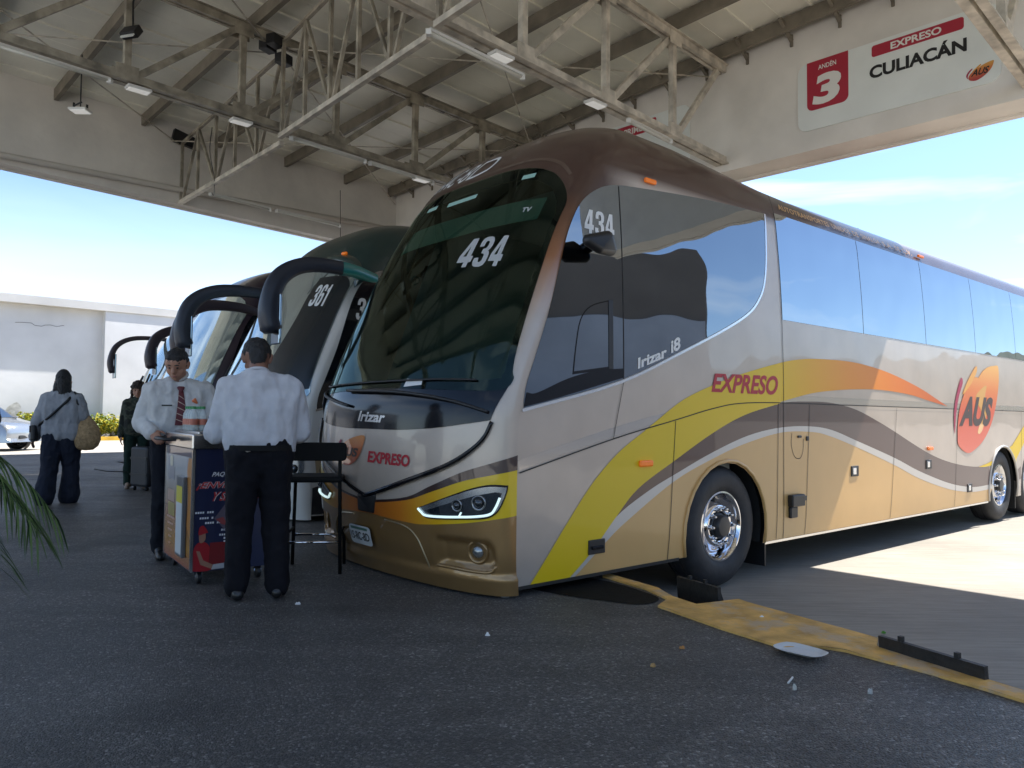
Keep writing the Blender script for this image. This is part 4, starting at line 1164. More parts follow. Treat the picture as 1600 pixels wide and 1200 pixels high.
# markers, handles, latches
def sidebox(name, y0, z0, y1, z1, d, m, par=bus, s=1, bev=.012):
    c = SD(s)((y0+y1)/2, (z0+z1)/2, d/2)
    return MB().box(c, (d, abs(y1-y0), abs(z1-z0))).build(name, m, par, bevel=bev)
for y0, z0, y1, z1 in ((-.97, 3.40, -.83, 3.44), (-1.125, 1.112, -.97, 1.162), (4.49, 3.575, 4.66, 3.61), (4.42, 1.12, 4.565, 1.166)):
    sidebox('marker_light', y0, z0, y1, z1, .03, M_AMB)
hd = sidebox('door_handle', -1.687, .494, -1.51, .60, .014, M_DARK); sidebox('grip', -1.66, .53, -1.54, .555, .03, M_BLK, hd, bev=.005)
fc = sidebox('socket_cover', 1.09, .65, 1.325, .765, .06, M_DARK); sidebox('cable_guard', 1.10, .54, 1.23, .65, .035, M_DARK, fc)
for y, z in ((2.475, .94), (4.457, .946), (5.837, .58)):
    l_ = sidebox('latch', y-.085, z-.057, y+.085, z+.057, .012, M_DARK); sidebox('latch_frame', y-.05, z-.035, y+.02, z+.035, .016, M_TRIM, l_, bev=.003)
for y0, z0, y1, z1 in ((1.275, 1.31, 1.345, 1.335), (1.44, 1.28, 1.49, 1.325), (1.39, .69, 1.44, .74)): sidebox('hinge', y0, z0, y1, z1, .015, M_DARK)
patch('fuel_flap', ribbon(spline([(1.17, 1.36), (1.16, 1.24), (1.22, 1.13), (1.32, 1.11), (1.38, 1.18), (1.39, 1.30)], 5), .006), SL, M_GAP, bus, .2, .2, .005)

# ---- its front
yl_r = [(0.0, .752), (.10, .742), (.24, .731), (.31, .73), (.45, .752), (.6, .777), (.8, .81), (1.0, .832)]
yt_r = [(0.0, .838), (.05, .842), (.245, .892), (.393, .969), (.577, 1.055), (.789, 1.105), (1.0, 1.135)]
bt_r = [(0.0, .845), (.05, .86), (.246, .914), (.392, 1.012), (.576, 1.118), (.786, 1.187), (1.0, 1.235)]
def band(lo, hi):
    lo = spline(lo, 5); hi = spline(hi, 5)
    return mir(lo)[:-1] + lo + hi[::-1] + mir(hi)[::-1][1:]
pocket = [(.40, .665), (.552, .669), (.667, .66), (.736, .662), (.775, .623), (.795, .506), (.735, .455), (.563, .45), (.38, .45)]
def pk(u, z):
    d = 0
    for s in (1, -1):
        if inside((s*u, z), pocket):
            q = polydist((u*1.9*s, z), [(a*1.9, b) for a, b in pocket])
            d = -.045*min(1, q/.035)
    if z < .44: d += .02*min(1, (.44-z)/.03)
    return d
lo_e = [(0.0, .325), (1.0, .30)]
patch('bumper', mir(yl_r)[::-1][::-1][:0] + band([(0.0, .302), (.5, .302), (1.0, .302)], yl_r), FR, GOLD, bus, .022, .022, .004, offfn=pk)
patch('front_band', band(yl_r, yt_r), FR, YEL_F, bus, .05, .05, .005)
patch('front_band', band(yt_r, [(u, max(z, pch([q[1] for q in yt_r], u, [q[0] for q in yt_r])+.012)) for u, z in bt_r]), FR, mat('front_brown', (.035, .015, .012), .3, .1, 1.0), bus, .05, .05, .005)
cu_ = [(0.0, .905), (.04, .925), (.27, 1.057), (.486, 1.176), (.622, 1.28), (.70, 1.366), (.746, 1.464)]
cl_ = [(0.0, .875), (.04, .892), (.271, 1.021), (.499, 1.149), (.636, 1.256), (.716, 1.345), (.76, 1.45)]
patch('chevron', band(cl_, cu_), FR, M_BLK, bus, .04, .03, .006, offfn=lambda u, z: .018)
for s in (1, -1): MB().tube([FR(s*u, z, .02) for u, z in spline([((a[0]+b[0])/2, (a[1]+b[1])/2) for a, b in zip(cl_, cu_)], 5)], .014, 8).build('chevron_edge', M_BLK, bus, True)
hullpart('radar_box', [FR(-.045, .875, .0).to_tuple() + (.022,), FR(.045, .89, .0).to_tuple() + (.022,), FR(.03, .775, .0).to_tuple() + (.022,), FR(-.05, .775, .0).to_tuple() + (.022,)], M_DARK, bus)
BPL = [(0.0, 1.388), (.17, 1.388), (.378, 1.407), (.60, 1.445), (.74, 1.468)]
BPR = [(.74, 1.468), (.775, 1.56), (.82, 1.66), (.862, 1.76)]
bp_ = spline(BPL, 4)[:-1] + spline(BPR, 4)
bp_top = [(.83, 1.70), (.72, 1.675), (.5, 1.68), (.25, 1.695), (0.0, 1.71)]
patch('wiper_panel', mir(bp_)[:-1] + bp_ + bp_top + mir(bp_top)[1:], FR, M_BLK, bus, .06, .06, .005)
lettering('lettering', 'Irizar', [(-.075, 1.445), (-.068, 1.525), (.10, 1.515), (.093, 1.435)], FR, M_TRIM, bus, .008, bold=.03, shear=.12)
lettering('lettering', 'EXPRESO', [(.003, 1.135), (.008, 1.222), (.262, 1.212), (.257, 1.125)], FR, C_RED, bus, .005, bold=.035)
axis_ramp('flame_front', 'Z', 1.09, 1.33, [(0, (.50, .06, .02)), (.6, (.60, .14, .03)), (1, (.66, .24, .05))], .3, 0, 1)
patch('logo', spline([(-.24, 1.14), (-.235, 1.20), (-.19, 1.26), (-.13, 1.305), (-.025, 1.335), (-.03, 1.25), (-.06, 1.16), (-.11, 1.105), (-.17, 1.095)], 4, True), FR, MATS['flame_front'], bus, .05, .05, .005)
patch('logo', spline([(-.255, 1.15), (-.262, 1.22), (-.225, 1.29), (-.21, 1.28), (-.245, 1.22)], 4, True), FR, M_MAG, bus, .05, .05, .005)
lettering('lettering', 'AUS', [(-.225, 1.165), (-.215, 1.235), (-.055, 1.235), (-.07, 1.165)], FR, mat('brown_letters', (.05, .025, .02), .4), bus, .007, bold=.04)
numerals('number_decal', '434', [(.135, 2.636), (.12, 2.875), (.425, 2.835), (.445, 2.585)], FR, mat('grey_decal', (.42, .43, .42), .5), bus, .010)
rt = lambda u, z, o=0: (lambda p: Vector((p.x, p.y, tz(p.y, p.z))))(FR(u, z, o))
lettering('lettering', '15-AC-8D', [(-.40, 3.57), (-.32, 3.72), (.035, 3.755), (.02, 3.565)], rt, M_DECAL, bus, .004, bold=.0, shear=.1)
pl = patch('license_plate', rrect(-.135, .50, .012, .645, .02), FR, mat('plate_white', (.55, .56, .55), .4), bus, .1, .1, .03)
lettering('lettering', '15-RC-8D', [(-.125, .535), (-.125, .595), (.002, .595), (.002, .535)], FR, M_INK, pl, .032, bold=.01)
patch('plate_band', rrect(-.12, .612, -.003, .632, .005), FR, mat('plate_green', (.08, .16, .12), .5), pl, .1, .1, .032)
for s in (1, -1):
    g = lambda u, z, o=0, s=s: FR(s*u, z, o)
    fl = s < 0
    trim = spline([(.10, .724), (.169, .715), (.224, .701), (.263, .671), (.298, .603), (.321, .489), (.33, .405), (.345, .33)], 4)
    MB().tube([g(u, z, .008) for u, z in trim], .006, 6).build('bumper_trim', mat('trim_bronze', (.45, .36, .22), .3, .8), bus, True)
    ho = spline_corner([[(.306, .846), (.412, .906), (.53, .967), (.64, 1.013), (.762, 1.040), (.908, 1.036)], [(.908, 1.036), (.895, .985), (.84, .885), (.788, .838), (.717, .812), (.568, .797), (.371, .782), (.332, .812), (.306, .846)]])
    cx = sum(p[0] for p in ho)/len(ho); cz = sum(p[1] for p in ho)/len(ho)
    hl_ = patch('headlight', ho, g, M_BLK, bus, .03, .03, .012, flip=fl)
    inn = [(cx+(p[0]-cx)*.945, cz+(p[1]-cz)*.90) for p in ho]
    patch('reflector', inn, g, mat('lamp_chrome', (.40, .43, .45), .2, .9), hl_, .03, .03, .014, flip=fl)
    inn2 = [(.352, .835), (.45, .882), (.55, .925), (.66, .965), (.80, .992), (.852, .985), (.812, .90), (.765, .858), (.70, .838), (.56, .823), (.40, .812)]
    patch('lamp_bowl', inn2, g, M_LENS, hl_, .03, .03, .016, flip=fl)
    dr = spline([(.318, .846), (.335, .825), (.362, .803), (.455, .806), (.548, .815), (.66, .826), (.761, .846), (.803, .892), (.835, .955)], 4)
    MB().tube([g(u, z, .020) for u, z in dr], .0085, 8).build('running_light', M_DRL, hl_, True)
    MB().tube([g(.555, .818, .02), g(.572, .848, .02)], .006, 6).build('running_light', M_DRL, hl_, True)
    for (u, z, r) in ((.547, .893, .042), (.683, .918, .052)):
        c = g(u, z, .018); nrm = (g(u, z, .05)-c).normalized()
        M = Matrix.Translation(c) @ nrm.to_track_quat('X', 'Z').to_matrix().to_4x4()
        MB().lathe([(r, -.01), (r, .006), (r*.88, .010), (r*.72, .002), (r*.62, -.004)], 24, M).build('lamp_ring', mat('ring_grey', (.22, .23, .24), .2, .9), hl_, True)
        MB().lathe([(r*.62, -.004), (r*.58, .008), (r*.4, .018), (.001, .022)], 20, M).build('projector_lens', M_LENS, hl_, True)
    c = g(.633, .57, -.045); nrm = (g(.633, .57, .05)-g(.633, .57, 0)).normalized()
    M = Matrix.Translation(c) @ nrm.to_track_quat('X', 'Z').to_matrix().to_4x4()
    fo_ = MB().lathe([(.085, -.02), (.082, .012), (.070, .018), (.058, .006), (.055, -.01)], 28, M).build('fog_light', GOLD, bus, True)
    MB().lathe([(.055, -.008), (.045, .002), (.042, .004)], 24, M).build('bezel', M_DARK, fo_, True)
    MB().lathe([(.042, -.004), (.036, .014), (.001, .018)], 24, M).build('lens', mat('fog_glass', (.35, .36, .36), .15, .7), fo_, True)
    MB().tube([g(u, z, -.004) for u, z in spline([(.36, .452), (.45, .452), (.6, .445), (.735, .452), (.79, .50)], 5)], [.006]+[.014]*19+[.006], 8).build('bumper_lip', GOLD, bus, True)
# tow eye hanging below the bumper corner
MB().tube([(1.19, -2.40, .345), (1.19, -2.40, .265)], [.022, .030], 8).build('tow_hook', mat('galvanised', (.35, .35, .35), .4, .6), bus, True)
MB().tube([(1.16, -1.42, .345), (1.16, -1.42, .27)], .014, 8).build('drain_stub', M_DARK, bus, True)
# wipers
for pts in ([(-.62, 1.44), (-.70, 1.55), (-.86, 1.62)], [(-.55, 1.66), (.10, 1.71), (.55, 1.72)]):
    pass
w1 = MB().tube([FR(u, z, .03) for u, z in spline([(.72, 1.52), (.45, 1.60), (.15, 1.655), (-.2, 1.68)], 5)], .013, 6).build('wiper', M_DARK, bus, True)
MB().tube([FR(u, z, .02) for u, z in spline([(.60, 1.735), (.3, 1.745), (-.1, 1.74), (-.30, 1.735)], 6)], .008, 6).build('blade', M_DARK, w1, True)
w2 = MB().tube([FR(u, z, .03) for u, z in spline([(-.15, 1.56), (-.4, 1.62), (-.62, 1.66), (-.78, 1.70)], 5)], .013, 6).build('wiper', M_DARK, bus, True)
MB().tube([FR(u, z, .02) for u, z in spline([(-.30, 1.735), (-.55, 1.73), (-.80, 1.76)], 6)], .008, 6).build('blade', M_DARK, w2, True)
hullpart('wiper_cover', [FR(-.78, 1.58, .02).to_tuple()+(.03,), FR(-.90, 1.50, .05).to_tuple()+(.03,), FR(-.66, 1.66, .02).to_tuple()+(.02,)], M_BLK, bus)
# pale cap of the cab dome and roof pod edge
patch('roof_brow', mir(spline([(0.0, 3.535), (.3, 3.53), (.5, 3.45), (.64, 3.33)], 5))[:-1] + spline([(0.0, 3.535), (.3, 3.53), (.5, 3.45), (.64, 3.33)], 5) + spline([(.66, 3.345), (.52, 3.47), (.31, 3.553), (0.0, 3.56)], 5) + mir(spline([(.66, 3.345), (.52, 3.47), (.31, 3.553), (0.0, 3.56)], 5))[1:], rt, mat('brow_paint', (.12, .075, .055), .3, .3, 1), bus, .06, .03, .004)
mb = MB()
pod = [(0, 3.0), (.62, 2.9), (.86, 2.2), (.92, .6), (.85, -.35), (.6, -.8), (0, -.95), (-.6, -.8), (-.85, -.35), (-.92, .6), (-.86, 2.2), (-.62, 2.9)]
po = spline(pod, 4, True); k = len(po); vs = []
for f_, h_ in ((1.0, -.22), (.985, .015), (.93, .062), (.75, .092), (.4, .105)):
    vs += [(x*f_, (y-1)*f_+1, tz((y-1)*f_+1, 4.02)-.03*(y > 1)-.16*abs(x*f_)**2 + h_*max(0.15, min(1, (3.3-y)/2.2))) for x, y in po]
mb.add(vs, [(i*k+j, i*k+(j+1) % k, (i+1)*k+(j+1) % k, (i+1)*k+j) for i in range(4) for j in range(k)] + [tuple(4*k+j for j in range(k))])
mb.build('roof_pod', mat('pod_brown', (.055, .03, .024), .3, .2, 1.0), bus, True, angle=R(50))
for x, y, z in ((.80, 3.6, 3.84),):
    hullpart('roof_vent', [(x, y, z, .03), (x, y+.3, z-.02, .02), (x-.2, y+.1, z+.02, .03)], M_DARK, bus)
# cabin seen through the windshield
mb = MB()
nu = 24
for (ua, ub, za, zb_) in ((-.93, .93, .95, 1.55),):
    pass
mb.add([(x, y, z) for (x, y, z) in ((-1.15, .3, .9), (1.15, .3, .9), (1.15, .3, 3.42), (-1.15, .3, 3.42), (-1.15, -2.2, .9), (1.15, -2.2, .9), (-1.13, -1.3, 3.42), (1.13, -1.3, 3.42), (-1.15, -2.0, 1.6), (1.15, -2.0, 1.6))],
       [(0, 1, 2, 3), (0, 4, 5, 1), (3, 2, 7, 6), (1, 5, 9, 7, 2), (0, 3, 6, 8, 4)])
mb.build('cabin_lining', M_INT2, bus, fix=False)
MB().hull([(-1.05, -2.15, 1.55, .08), (1.05, -2.15, 1.55, .08), (-.95, -2.35, 1.45, .08), (.95, -2.35, 1.45, .08), (0, -2.48, 1.45, .08), (-1, -1.7, 1.5, .1), (1, -1.7, 1.5, .1), (-1, -1.7, 1.1, .1), (1, -1.7, 1.1, .1)], 10).build('dashboard', M_INT, bus, True, angle=R(50))
ring = [(.55+.23*math.cos(a), -1.52+.10*math.sin(a), 1.78+.20*math.sin(a)) for a in [2*PI*k/24 for k in range(25)]]
sw = MB().tube(ring, .018, 8).build('steering_wheel', M_INT2, bus, True)
for xs in (.55, -.5):
    st = hullpart('cab_seat', [(xs-.2, -.95, 1.35, .09), (xs+.2, -.95, 1.35, .09), (xs-.2, -.55, 1.35, .09), (xs+.2, -.55, 1.35, .09)], M_INT, bus, 10)
    hullpart('backrest', [(xs-.19, -.50, 1.5, .07), (xs+.19, -.50, 1.5, .07), (xs-.16, -.35, 2.25, .07), (xs+.16, -.35, 2.25, .07)], M_INT, st, 10)
for xs, y in ((-.15, -.9), (.62, -.75)):
    MB().tube([(xs, y, 1.0), (xs, y, 2.55)], .018, 8).build('grab_pole', M_POLE, bus, True)
patch('sun_blind', [(-.5, 3.01), (.5, 3.01), (.5, 3.20), (-.5, 3.24)], FR, mat('blind_mesh', (.10, .16, .12), .6), bus, .1, .1, -.06)
for u, z in ((.323, 3.37), (-.01, 3.32), (-.18, 3.345)):
    patch('courtesy_lamp', [(u-.045, z-.02), (u+.045, z-.02), (u+.045, z+.02), (u-.045, z+.02)], FR, mat('lamp_green', (.30, .48, .42), .4), bus, .1, .1, .010)
patch('paper', [(.17, 1.70), (.275, 1.712), (.272, 1.745), (.178, 1.76)], FR, M_DECAL, bus, .1, .1, .010)
lettering('lettering', 'TV', [(.40, 3.03), (.40, 3.07), (.47, 3.065), (.47, 3.025)], FR, mat('grey_decal', (.42, .43, .42), .5), bus, .010, bold=.03)

# ---- the other coaches
def mirror_arm(t, s, m, root=None, drop=2.36, reach=-2.95, rootm=None, thin=False, ztop=3.20):
    pts = spline([(s*1.16, -1.52, ztop-.06), (s*1.24, -1.95, ztop), (s*1.30, -2.5, ztop-.03), (s*1.33, reach+.12, ztop-.22), (s*1.34, reach, ztop-.56), (s*1.34, reach+.04, drop)], 6)
    mb = MB()
    n = len(pts); k = 14
    vs = []
    for i, p in enumerate(pts):
        p = Vector(p); d = (Vector(pts[min(i+1, n-1)])-Vector(pts[max(i-1, 0)])).normalized()
        sd = Vector((1, 0, 0)); up = d.cross(sd).normalized()
        t_ = i/(n-1)
        hh = (.065 + .035*min(1, t_*1.6))*(1 if not thin else .6); ww = (.06 + .06*max(0, t_-.5)*2)*(1 if not thin else .7)
        if i == n-1: hh *= .6; ww *= .6
        vs += [p + sd*ww*math.copysign(abs(math.cos(2*PI*j/k))**.55, math.cos(2*PI*j/k)) + up*hh*math.copysign(abs(math.sin(2*PI*j/k))**.55, math.sin(2*PI*j/k)) for j in range(k)]
    mb.add(vs, [(i*k+j, i*k+(j+1) % k, (i+1)*k+(j+1) % k, (i+1)*k+j) for i in range(n-1) for j in range(k)] + [tuple(range(k)), tuple((n-1)*k+j for j in range(k))])
    o = mb.build('mirror_arm', m, t, True)
    if rootm:
        r_ = MB()
        r_.add(vs[:8*k], [(i*k+j, i*k+(j+1) % k, (i+1)*k+(j+1) % k, (i+1)*k+j) for i in range(7) for j in range(k)])
        r_.v = [tuple(Vector(q)+(Vector(q)-Vector(pts[min(7, idx//k)]))*.06) for idx, q in enumerate(r_.v)]
        r_.build('arm_root', rootm, o, True)
    # mirror glass facing back along the coach
    c = Vector((s*1.34, reach+.09, (drop+ztop-.62)/2+.05))
    MB().box(c, (.20, .03, .55)).build('mirror_glass', M_TINT, o, bevel=.012)
    return o
def brow(t, m, z0=3.22, z1=3.50, d=.09):
    lo = [(0, z0+.12), (.35, z0+.10), (.62, z0-.02), (.80, z0-.22)]
    hi = [(.86, z0-.12), (.66, z1-.16), (.36, z1-.02), (0, z1)]
    lo = spline(lo, 5); hi = spline(hi, 5)
    poly = mir(lo)[:-1] + lo + hi + mir(hi)[1:]
    pd = lambda u, z: d*min(1, polydist((u*2, z), [(a*2, b) for a, b in poly])/.10)
    return patch('visor', poly, FR, m, t, .05, .04, .006, offfn=pd)
def place(k, dy): return O1 + LB*(-4.2*k) + DB*dy
CREAM = (0.68, 0.67, 0.63)
M_WSM = mat('pale_windshield', (0.46, 0.54, 0.52), 0.03, 0.7, .6)
M_NAVY = mat('navy_gloss', (0.014, 0.018, 0.030), 0.5, coat=.15)
M_TEAL = mat('teal_paint', (0.015, 0.20, 0.17), 0.3, coat=1.0)
M_GREENR = mat('dark_green', (0.018, 0.04, 0.034), 0.3, coat=1.0)
b2 = coach('white and dark green coach bus numbered 361, second from the camera', YAWB+R(1.0), place(1, .54), dict(paint=body_paint('cream_green_paint', CREAM, (0.016, 0.036, 0.031), CREAM, .1, 3.30), ws=M_WSM))
mirror_arm(b2, 1, M_NAVY, rootm=M_TEAL); mirror_arm(b2, -1, M_NAVY)
brow(b2, M_GREENR)
numerals('number_decal', '361', [(.27, 2.80), (.26, 3.07), (.50, 3.05), (.525, 2.77)], FR, M_DECAL, b2, .012)
numerals('number_decal', '361', [(-1.85, 2.62), (-1.80, 2.88), (-1.42, 2.88), (-1.46, 2.62)], SL, M_DECAL, b2, .008)
for u in (-.42, -.30, -.18, .36): hullpart('marker_light', [FR(u, 3.47, .03).to_tuple()+(.022,), FR(u+.04, 3.47, .03).to_tuple()+(.022,)], M_AMB, b2, 10)
patch('stripe', [(-2.3, .70), (-1.9, .80), (-.5, 1.0), (-.5, 1.32), (-1.6, 1.18), (-2.34, 1.02)], SL, mat('sand_stripe', (.35, .26, .15), .4, 0, 1), b2, .2, .1, .003)
patch('stripe', [(-2.36, .36), (-.5, .36), (-.5, .98), (-1.9, .78), (-2.36, .66)], SL, mat('black_stripe', (.015, .014, .016), .4, 0, 1), b2, .2, .1, .003)
for s in (1, -1):
    ho = spline_corner([[(.45, .80), (.6, .92), (.78, 1.0), (.9, 1.0)], [(.9, 1.0), (.88, .85), (.7, .76), (.45, .80)]])
    g = lambda u, z, o=0, s=s: FR(s*u, z, o)
    h2 = patch('headlight', ho, g, mat('lamp_chrome', (.40, .43, .45), .2, .9), b2, .05, .05, .01, flip=s < 0)
    MB().lathe([(.05, -.01), (.05, .01), (.001, .02)], 16, Matrix.Translation(g(.75, .88, .012)) @ Matrix.Rotation(-PI/2, 4, 'Z')).build('lens', M_LENS, h2, True)
patch('painted_dark_zone', spline_corner([[(.16, 1.78), (.22, 2.2), (.23, 2.6), (.20, 2.95), (.22, 3.18)], [(.22, 3.18), (.56, 3.16), (.72, 3.04)], [(.72, 3.02), (.75, 2.6), (.79, 2.1), (.83, 1.78)], [(.83, 1.78), (.5, 1.73), (.16, 1.78)]]), FR, mat('glass_shade_dark', (.016, .020, .022), .25, spec=.4), b2, .06, .08, .0105)  # dark patch painting in the shaded cab and reflections around the number
w_ = MB().tube([FR(u, z, .03) for u, z in spline([(.0, 1.55), (-.3, 1.62), (-.6, 1.72), (-.7, 2.2)], 5)], .014, 6).build('wiper', M_DARK, b2, True)
patch('bumper', band([(0.0, .302), (.5, .302), (1.0, .302)], [(0, .70), (.5, .72), (1, .74)]), FR, mat('cream_bumper', CREAM, .35, 0, .8), b2, .08, .08, .004)
M_PURP = (0.030, 0.017, 0.026)
b3 = coach('dark purple coach bus with big looping mirror arm, third from the camera', YAWB+R(1.5), place(2, .88), dict(paint=body_paint('purple_paint', M_PURP, (0.025, 0.016, 0.024), M_PURP, .0), ws=M_WSM))
M_PURPM = mat('purple_gloss', (0.030, 0.019, 0.026), 0.5, coat=.15)
mirror_arm(b3, 1, M_PURPM)
MB().sphere((1.42, -1.75, 2.75), (.09, .10, .14), 14).build('round_mirror', M_NAVY, b3, True)
for y, z, a in ((-1.25, 1.75, .10), (-.55, 1.75, .10)):
    patch('porthole', [(y+.13*math.cos(2*PI*k/20), z+.24*math.sin(2*PI*k/20)) for k in range(20)], SL, M_TINT, b3, .1, .1, .01)
hullpart('marker_light', [SL(-1.35, 3.36, .02).to_tuple()+(.025,), SL(-1.22, 3.36, .02).to_tuple()+(.025,)], M_AMB, b3, 10)
patch('bumper', band([(0.0, .302), (.5, .302), (1.0, .302)], [(0, .70), (.5, .72), (1, .74)]), FR, M_PURPM, b3, .08, .08, .004)
WHITE = (0.62, 0.63, 0.66)
b4 = coach('white coach bus with dark mirror arms, farthest of the row', YAWB+R(2.0), place(3, 1.65), dict(paint=body_paint('white_paint', WHITE, WHITE, WHITE, .0), ws=M_WSM))
mirror_arm(b4, 1, M_PURPM); mirror_arm(b4, -1, M_PURPM, thin=True)
lettering('lettering', '4D', [(-.10, 3.60), (-.06, 3.70), (.15, 3.70), (.12, 3.60)], rt, M_INK, b4, .006, bold=.02, shear=.1)
MB().tube([FR(u, z, .04) for u, z in spline([(-.3, 1.5), (-.55, 1.75), (-.65, 2.3)], 5)], .022, 6).build('wiper', M_DARK, b4, True)
MB().tube([FR(u, z, .04) for u, z in spline([(.3, 1.5), (.05, 1.75), (-.05, 2.3)], 5)], .022, 6).build('wiper', M_DARK, b4, True)
patch('bumper', band([(0.0, .302), (.5, .302), (1.0, .302)], [(0, .70), (.5, .72), (1, .74)]), FR, mat('white_gloss', WHITE, .3, 0, 1), b4, .08, .08, .004)

# ------------------------------------------------------------------ wheel stops, litter
M_STOP = mat('stop_black', (0.016, 0.015, 0.014), 0.55, noise_s=12, noise_amt=.5, bump=.3, bump_s=30)
def wheel_stop(p, q, label):
    p = Vector((*p, -.28)); q = Vector((*q, -.28)); d = (q-p); Ln = d.length; d.normalize()
    nrm = Vector((d.y, -d.x, 0));
    if nrm.x < 0: nrm = -nrm
    t = thing('wheel_stop', label, 'wheel stop', p, math.atan2(d.y, d.x), 'black steel wheel stops behind the kerb')
    s = 1 if (Matrix.Rotation(math.atan2(d.y, d.x), 3, 'Z') @ Vector((0, 1, 0))).dot(nrm) > 0 else -1
    mb = MB()
    prof_ = [(.03, 0), (0, .355), (.03, .355), (.06, .03), (.20, .02), (.20, 0)]
    mb.prism([(s*a, b) for a, b in prof_], 0, Ln, lambda x, y, z: (z, x, y)); mb.build('channel', M_STOP, t)
    for x in (.01, Ln-.03): MB().prism([(s*.03, .02), (s*.03, .345), (s*.17, .02)], x, x+.02, lambda a, b, c: (c, a, b)).build('gusset', M_STOP, t)
    for x in (.12, Ln-.14): MB().box((x, s*.02, .365), (.022, .025, .03)).build('lug', M_STOP, t)
wheel_stop((1.20, 5.60), (1.40, 5.24), 'black steel wheel stop against the front tyre of the brown bus')
wheel_stop((1.955, 4.13), (2.21, 3.63), 'black steel wheel stop at the empty bay on the right edge')
def litter(x, y, r, label, col, sy=.6, h=.012):
    rn = random.Random(label)
    r *= .5
    pts = [(math.cos(2*PI*k/9)*r*(.7+.5*rn.random()), math.sin(2*PI*k/9)*r*sy*(.7+.5*rn.random())) for k in range(9)]
    mb = MB()
    n = len(pts)
    mb.add([(a, b, .004+h*rn.random()) for a, b in pts] + [(a*.5, b*.5, .004+h*(.5+rn.random())) for a, b in pts] + [(a, b, .003) for a, b in pts],
           [(i, (i+1) % n, n+(i+1) % n, n+i) for i in range(n)] + [tuple(range(n, 2*n))] + [(i, 2*n+i, 2*n+(i+1) % n, (i+1) % n) for i in range(n)])
    o = mb.build('litter_scrap', mat(f'scrap_{len(MATS)}', col, .8), None); o.location = (x, y, 0.002)
    tag(o, label, 'litter')
litter(-.12, 4.30, .028, 'small white paper scrap on the dark asphalt below the gold bumper', (.7, .7, .68))
litter(.91, 4.10, .035, 'orange brown scrap on the asphalt nearest the yellow pad', (.42, .2, .06))
litter(.70, 3.80, .032, 'tan dried leaf lying on the asphalt farther from the yellow pad', (.40, .24, .09))
litter(1.28, 3.50, .018, 'pale pebble beside the thin cigarette stub', (.5, .48, .42), h=.02)
litter(1.60, 3.46, .022, 'grey pebble on the asphalt at lower right', (.42, .41, .38), h=.02)
litter(-1.35, 4.95, .035, 'white scrap at the heel of the man in the white shirt', (.6, .6, .6), .3)
litter(1.53, 4.73, .03, 'white paper flake lying on the yellow pad', (.75, .75, .72), .4)
litter(2.62, 5.45, .03, 'small green leaf on the shaded concrete lane', (.12, .3, .04)); bpy.data.objects['litter_scrap.007'].location.z = -.278
o = MB().tube([(1.28, 3.58, .008), (1.33, 3.66, .008)], .005, 6).build('cigarette_stub', M_WHITE, None, True); tag(o, 'thin white cigarette stub on the asphalt', 'litter')
t = thing('food_tray', 'crushed white foam tray lying on the asphalt by the kerb', 'tray', (1.51, 4.04, .004), R(-48))
mb = MB(); n = 28; vs = []
for r_, z in ((.075, .006), (.095, .008), (.118, .024), (.126, .022)):
    for k in range(n):
        a = 2*PI*k/n; ex = 3.2
        x = math.copysign(abs(math.cos(a))**(2/ex), math.cos(a)); y = math.copysign(abs(math.sin(a))**(2/ex), math.sin(a))
        vs.append((x*r_*1.05, y*r_*.72, z+.004*noise.noise(Vector((x*3, y*3, r_*9)))))
mb.add(vs, [(i*n+k, i*n+(k+1) % n, (i+1)*n+(k+1) % n, (i+1)*n+k) for i in range(3) for k in range(n)] + [tuple(reversed(range(n)))])
mb.build('tray', mat('foam', (.62, .63, .62), .6), t, True, fix=False)

# ------------------------------------------------------------------ service cart with bottles
M_SS = mat('stainless', (0.60, 0.60, 0.60), 0.22, 1.0, noise_s=6, noise_amt=.1, stretch=(1, 12, 1))
ex = Vector((.82, .57, 0)).normalized(); ey = Vector((-ex.y, ex.x, 0))
CP = Vector((-2.25, 5.47, 0))
cart = thing('service_cart', 'navy and gold printed courier cart with a steel top', 'cart', CP, math.atan2(ex.y, ex.x))
CW_, CD_, Z0, Z1 = .54, .92, .09, .955
MB().box((CW_/2, CD_/2, (Z0+Z1)/2), (CW_-.004, CD_-.004, Z1-Z0)).build('cabinet', mat('cabinet_navy', (.012, .018, .06), .35, coat=.4), cart)
MB().box((CW_/2, CD_/2, Z1+.055), (CW_+.03, CD_+.03, .11)).build('steel_top', M_SS, cart, bevel=.01)
MB().box((CW_/2, CD_/2, Z1+.115), (CW_-.08, CD_-.10, .02)).build('lid', M_SS, cart, bevel=.005)
for x, y in ((0, 0), (CW_, 0), (0, CD_), (CW_, CD_)):
    MB().box((x, y, (Z0+Z1)/2), (.02, .02, Z1-Z0-.004)).build('corner_strip', M_SS, cart)
FF = lambda u, v, o=0: Vector((u*.62, -o, v))            # front face
LF = lambda u, v, o=0: Vector((-o, CD_-u, v))        # left face
axis_ramp('gold_print', 'Z', .09, .90, [(0, (.38, .10, .05)), (.18, (.50, .25, .05)), (.42, (.42, .20, .10)), (.62, (.40, .32, .24)), (.85, (.42, .44, .44)), (1, (.40, .43, .45))], .25, 0, .6)
patch('gold_panel', [(.012, .10), (CD_-.012, .10), (CD_-.012, .895), (.012, .895)], LF, MATS['gold_print'], cart, .3, .3, .004)
patch('amber_strip', spline_corner([[(.78, .40), (.80, .6), (.76, .80), (.80, .89)], [(.80, .89), (.905, .89)], [(.905, .89), (.905, .3)], [(.905, .3), (.78, .40)]]), LF, mat('amber_print', (.50, .20, .03), .3, 0, .5), cart, .3, .3, .006)
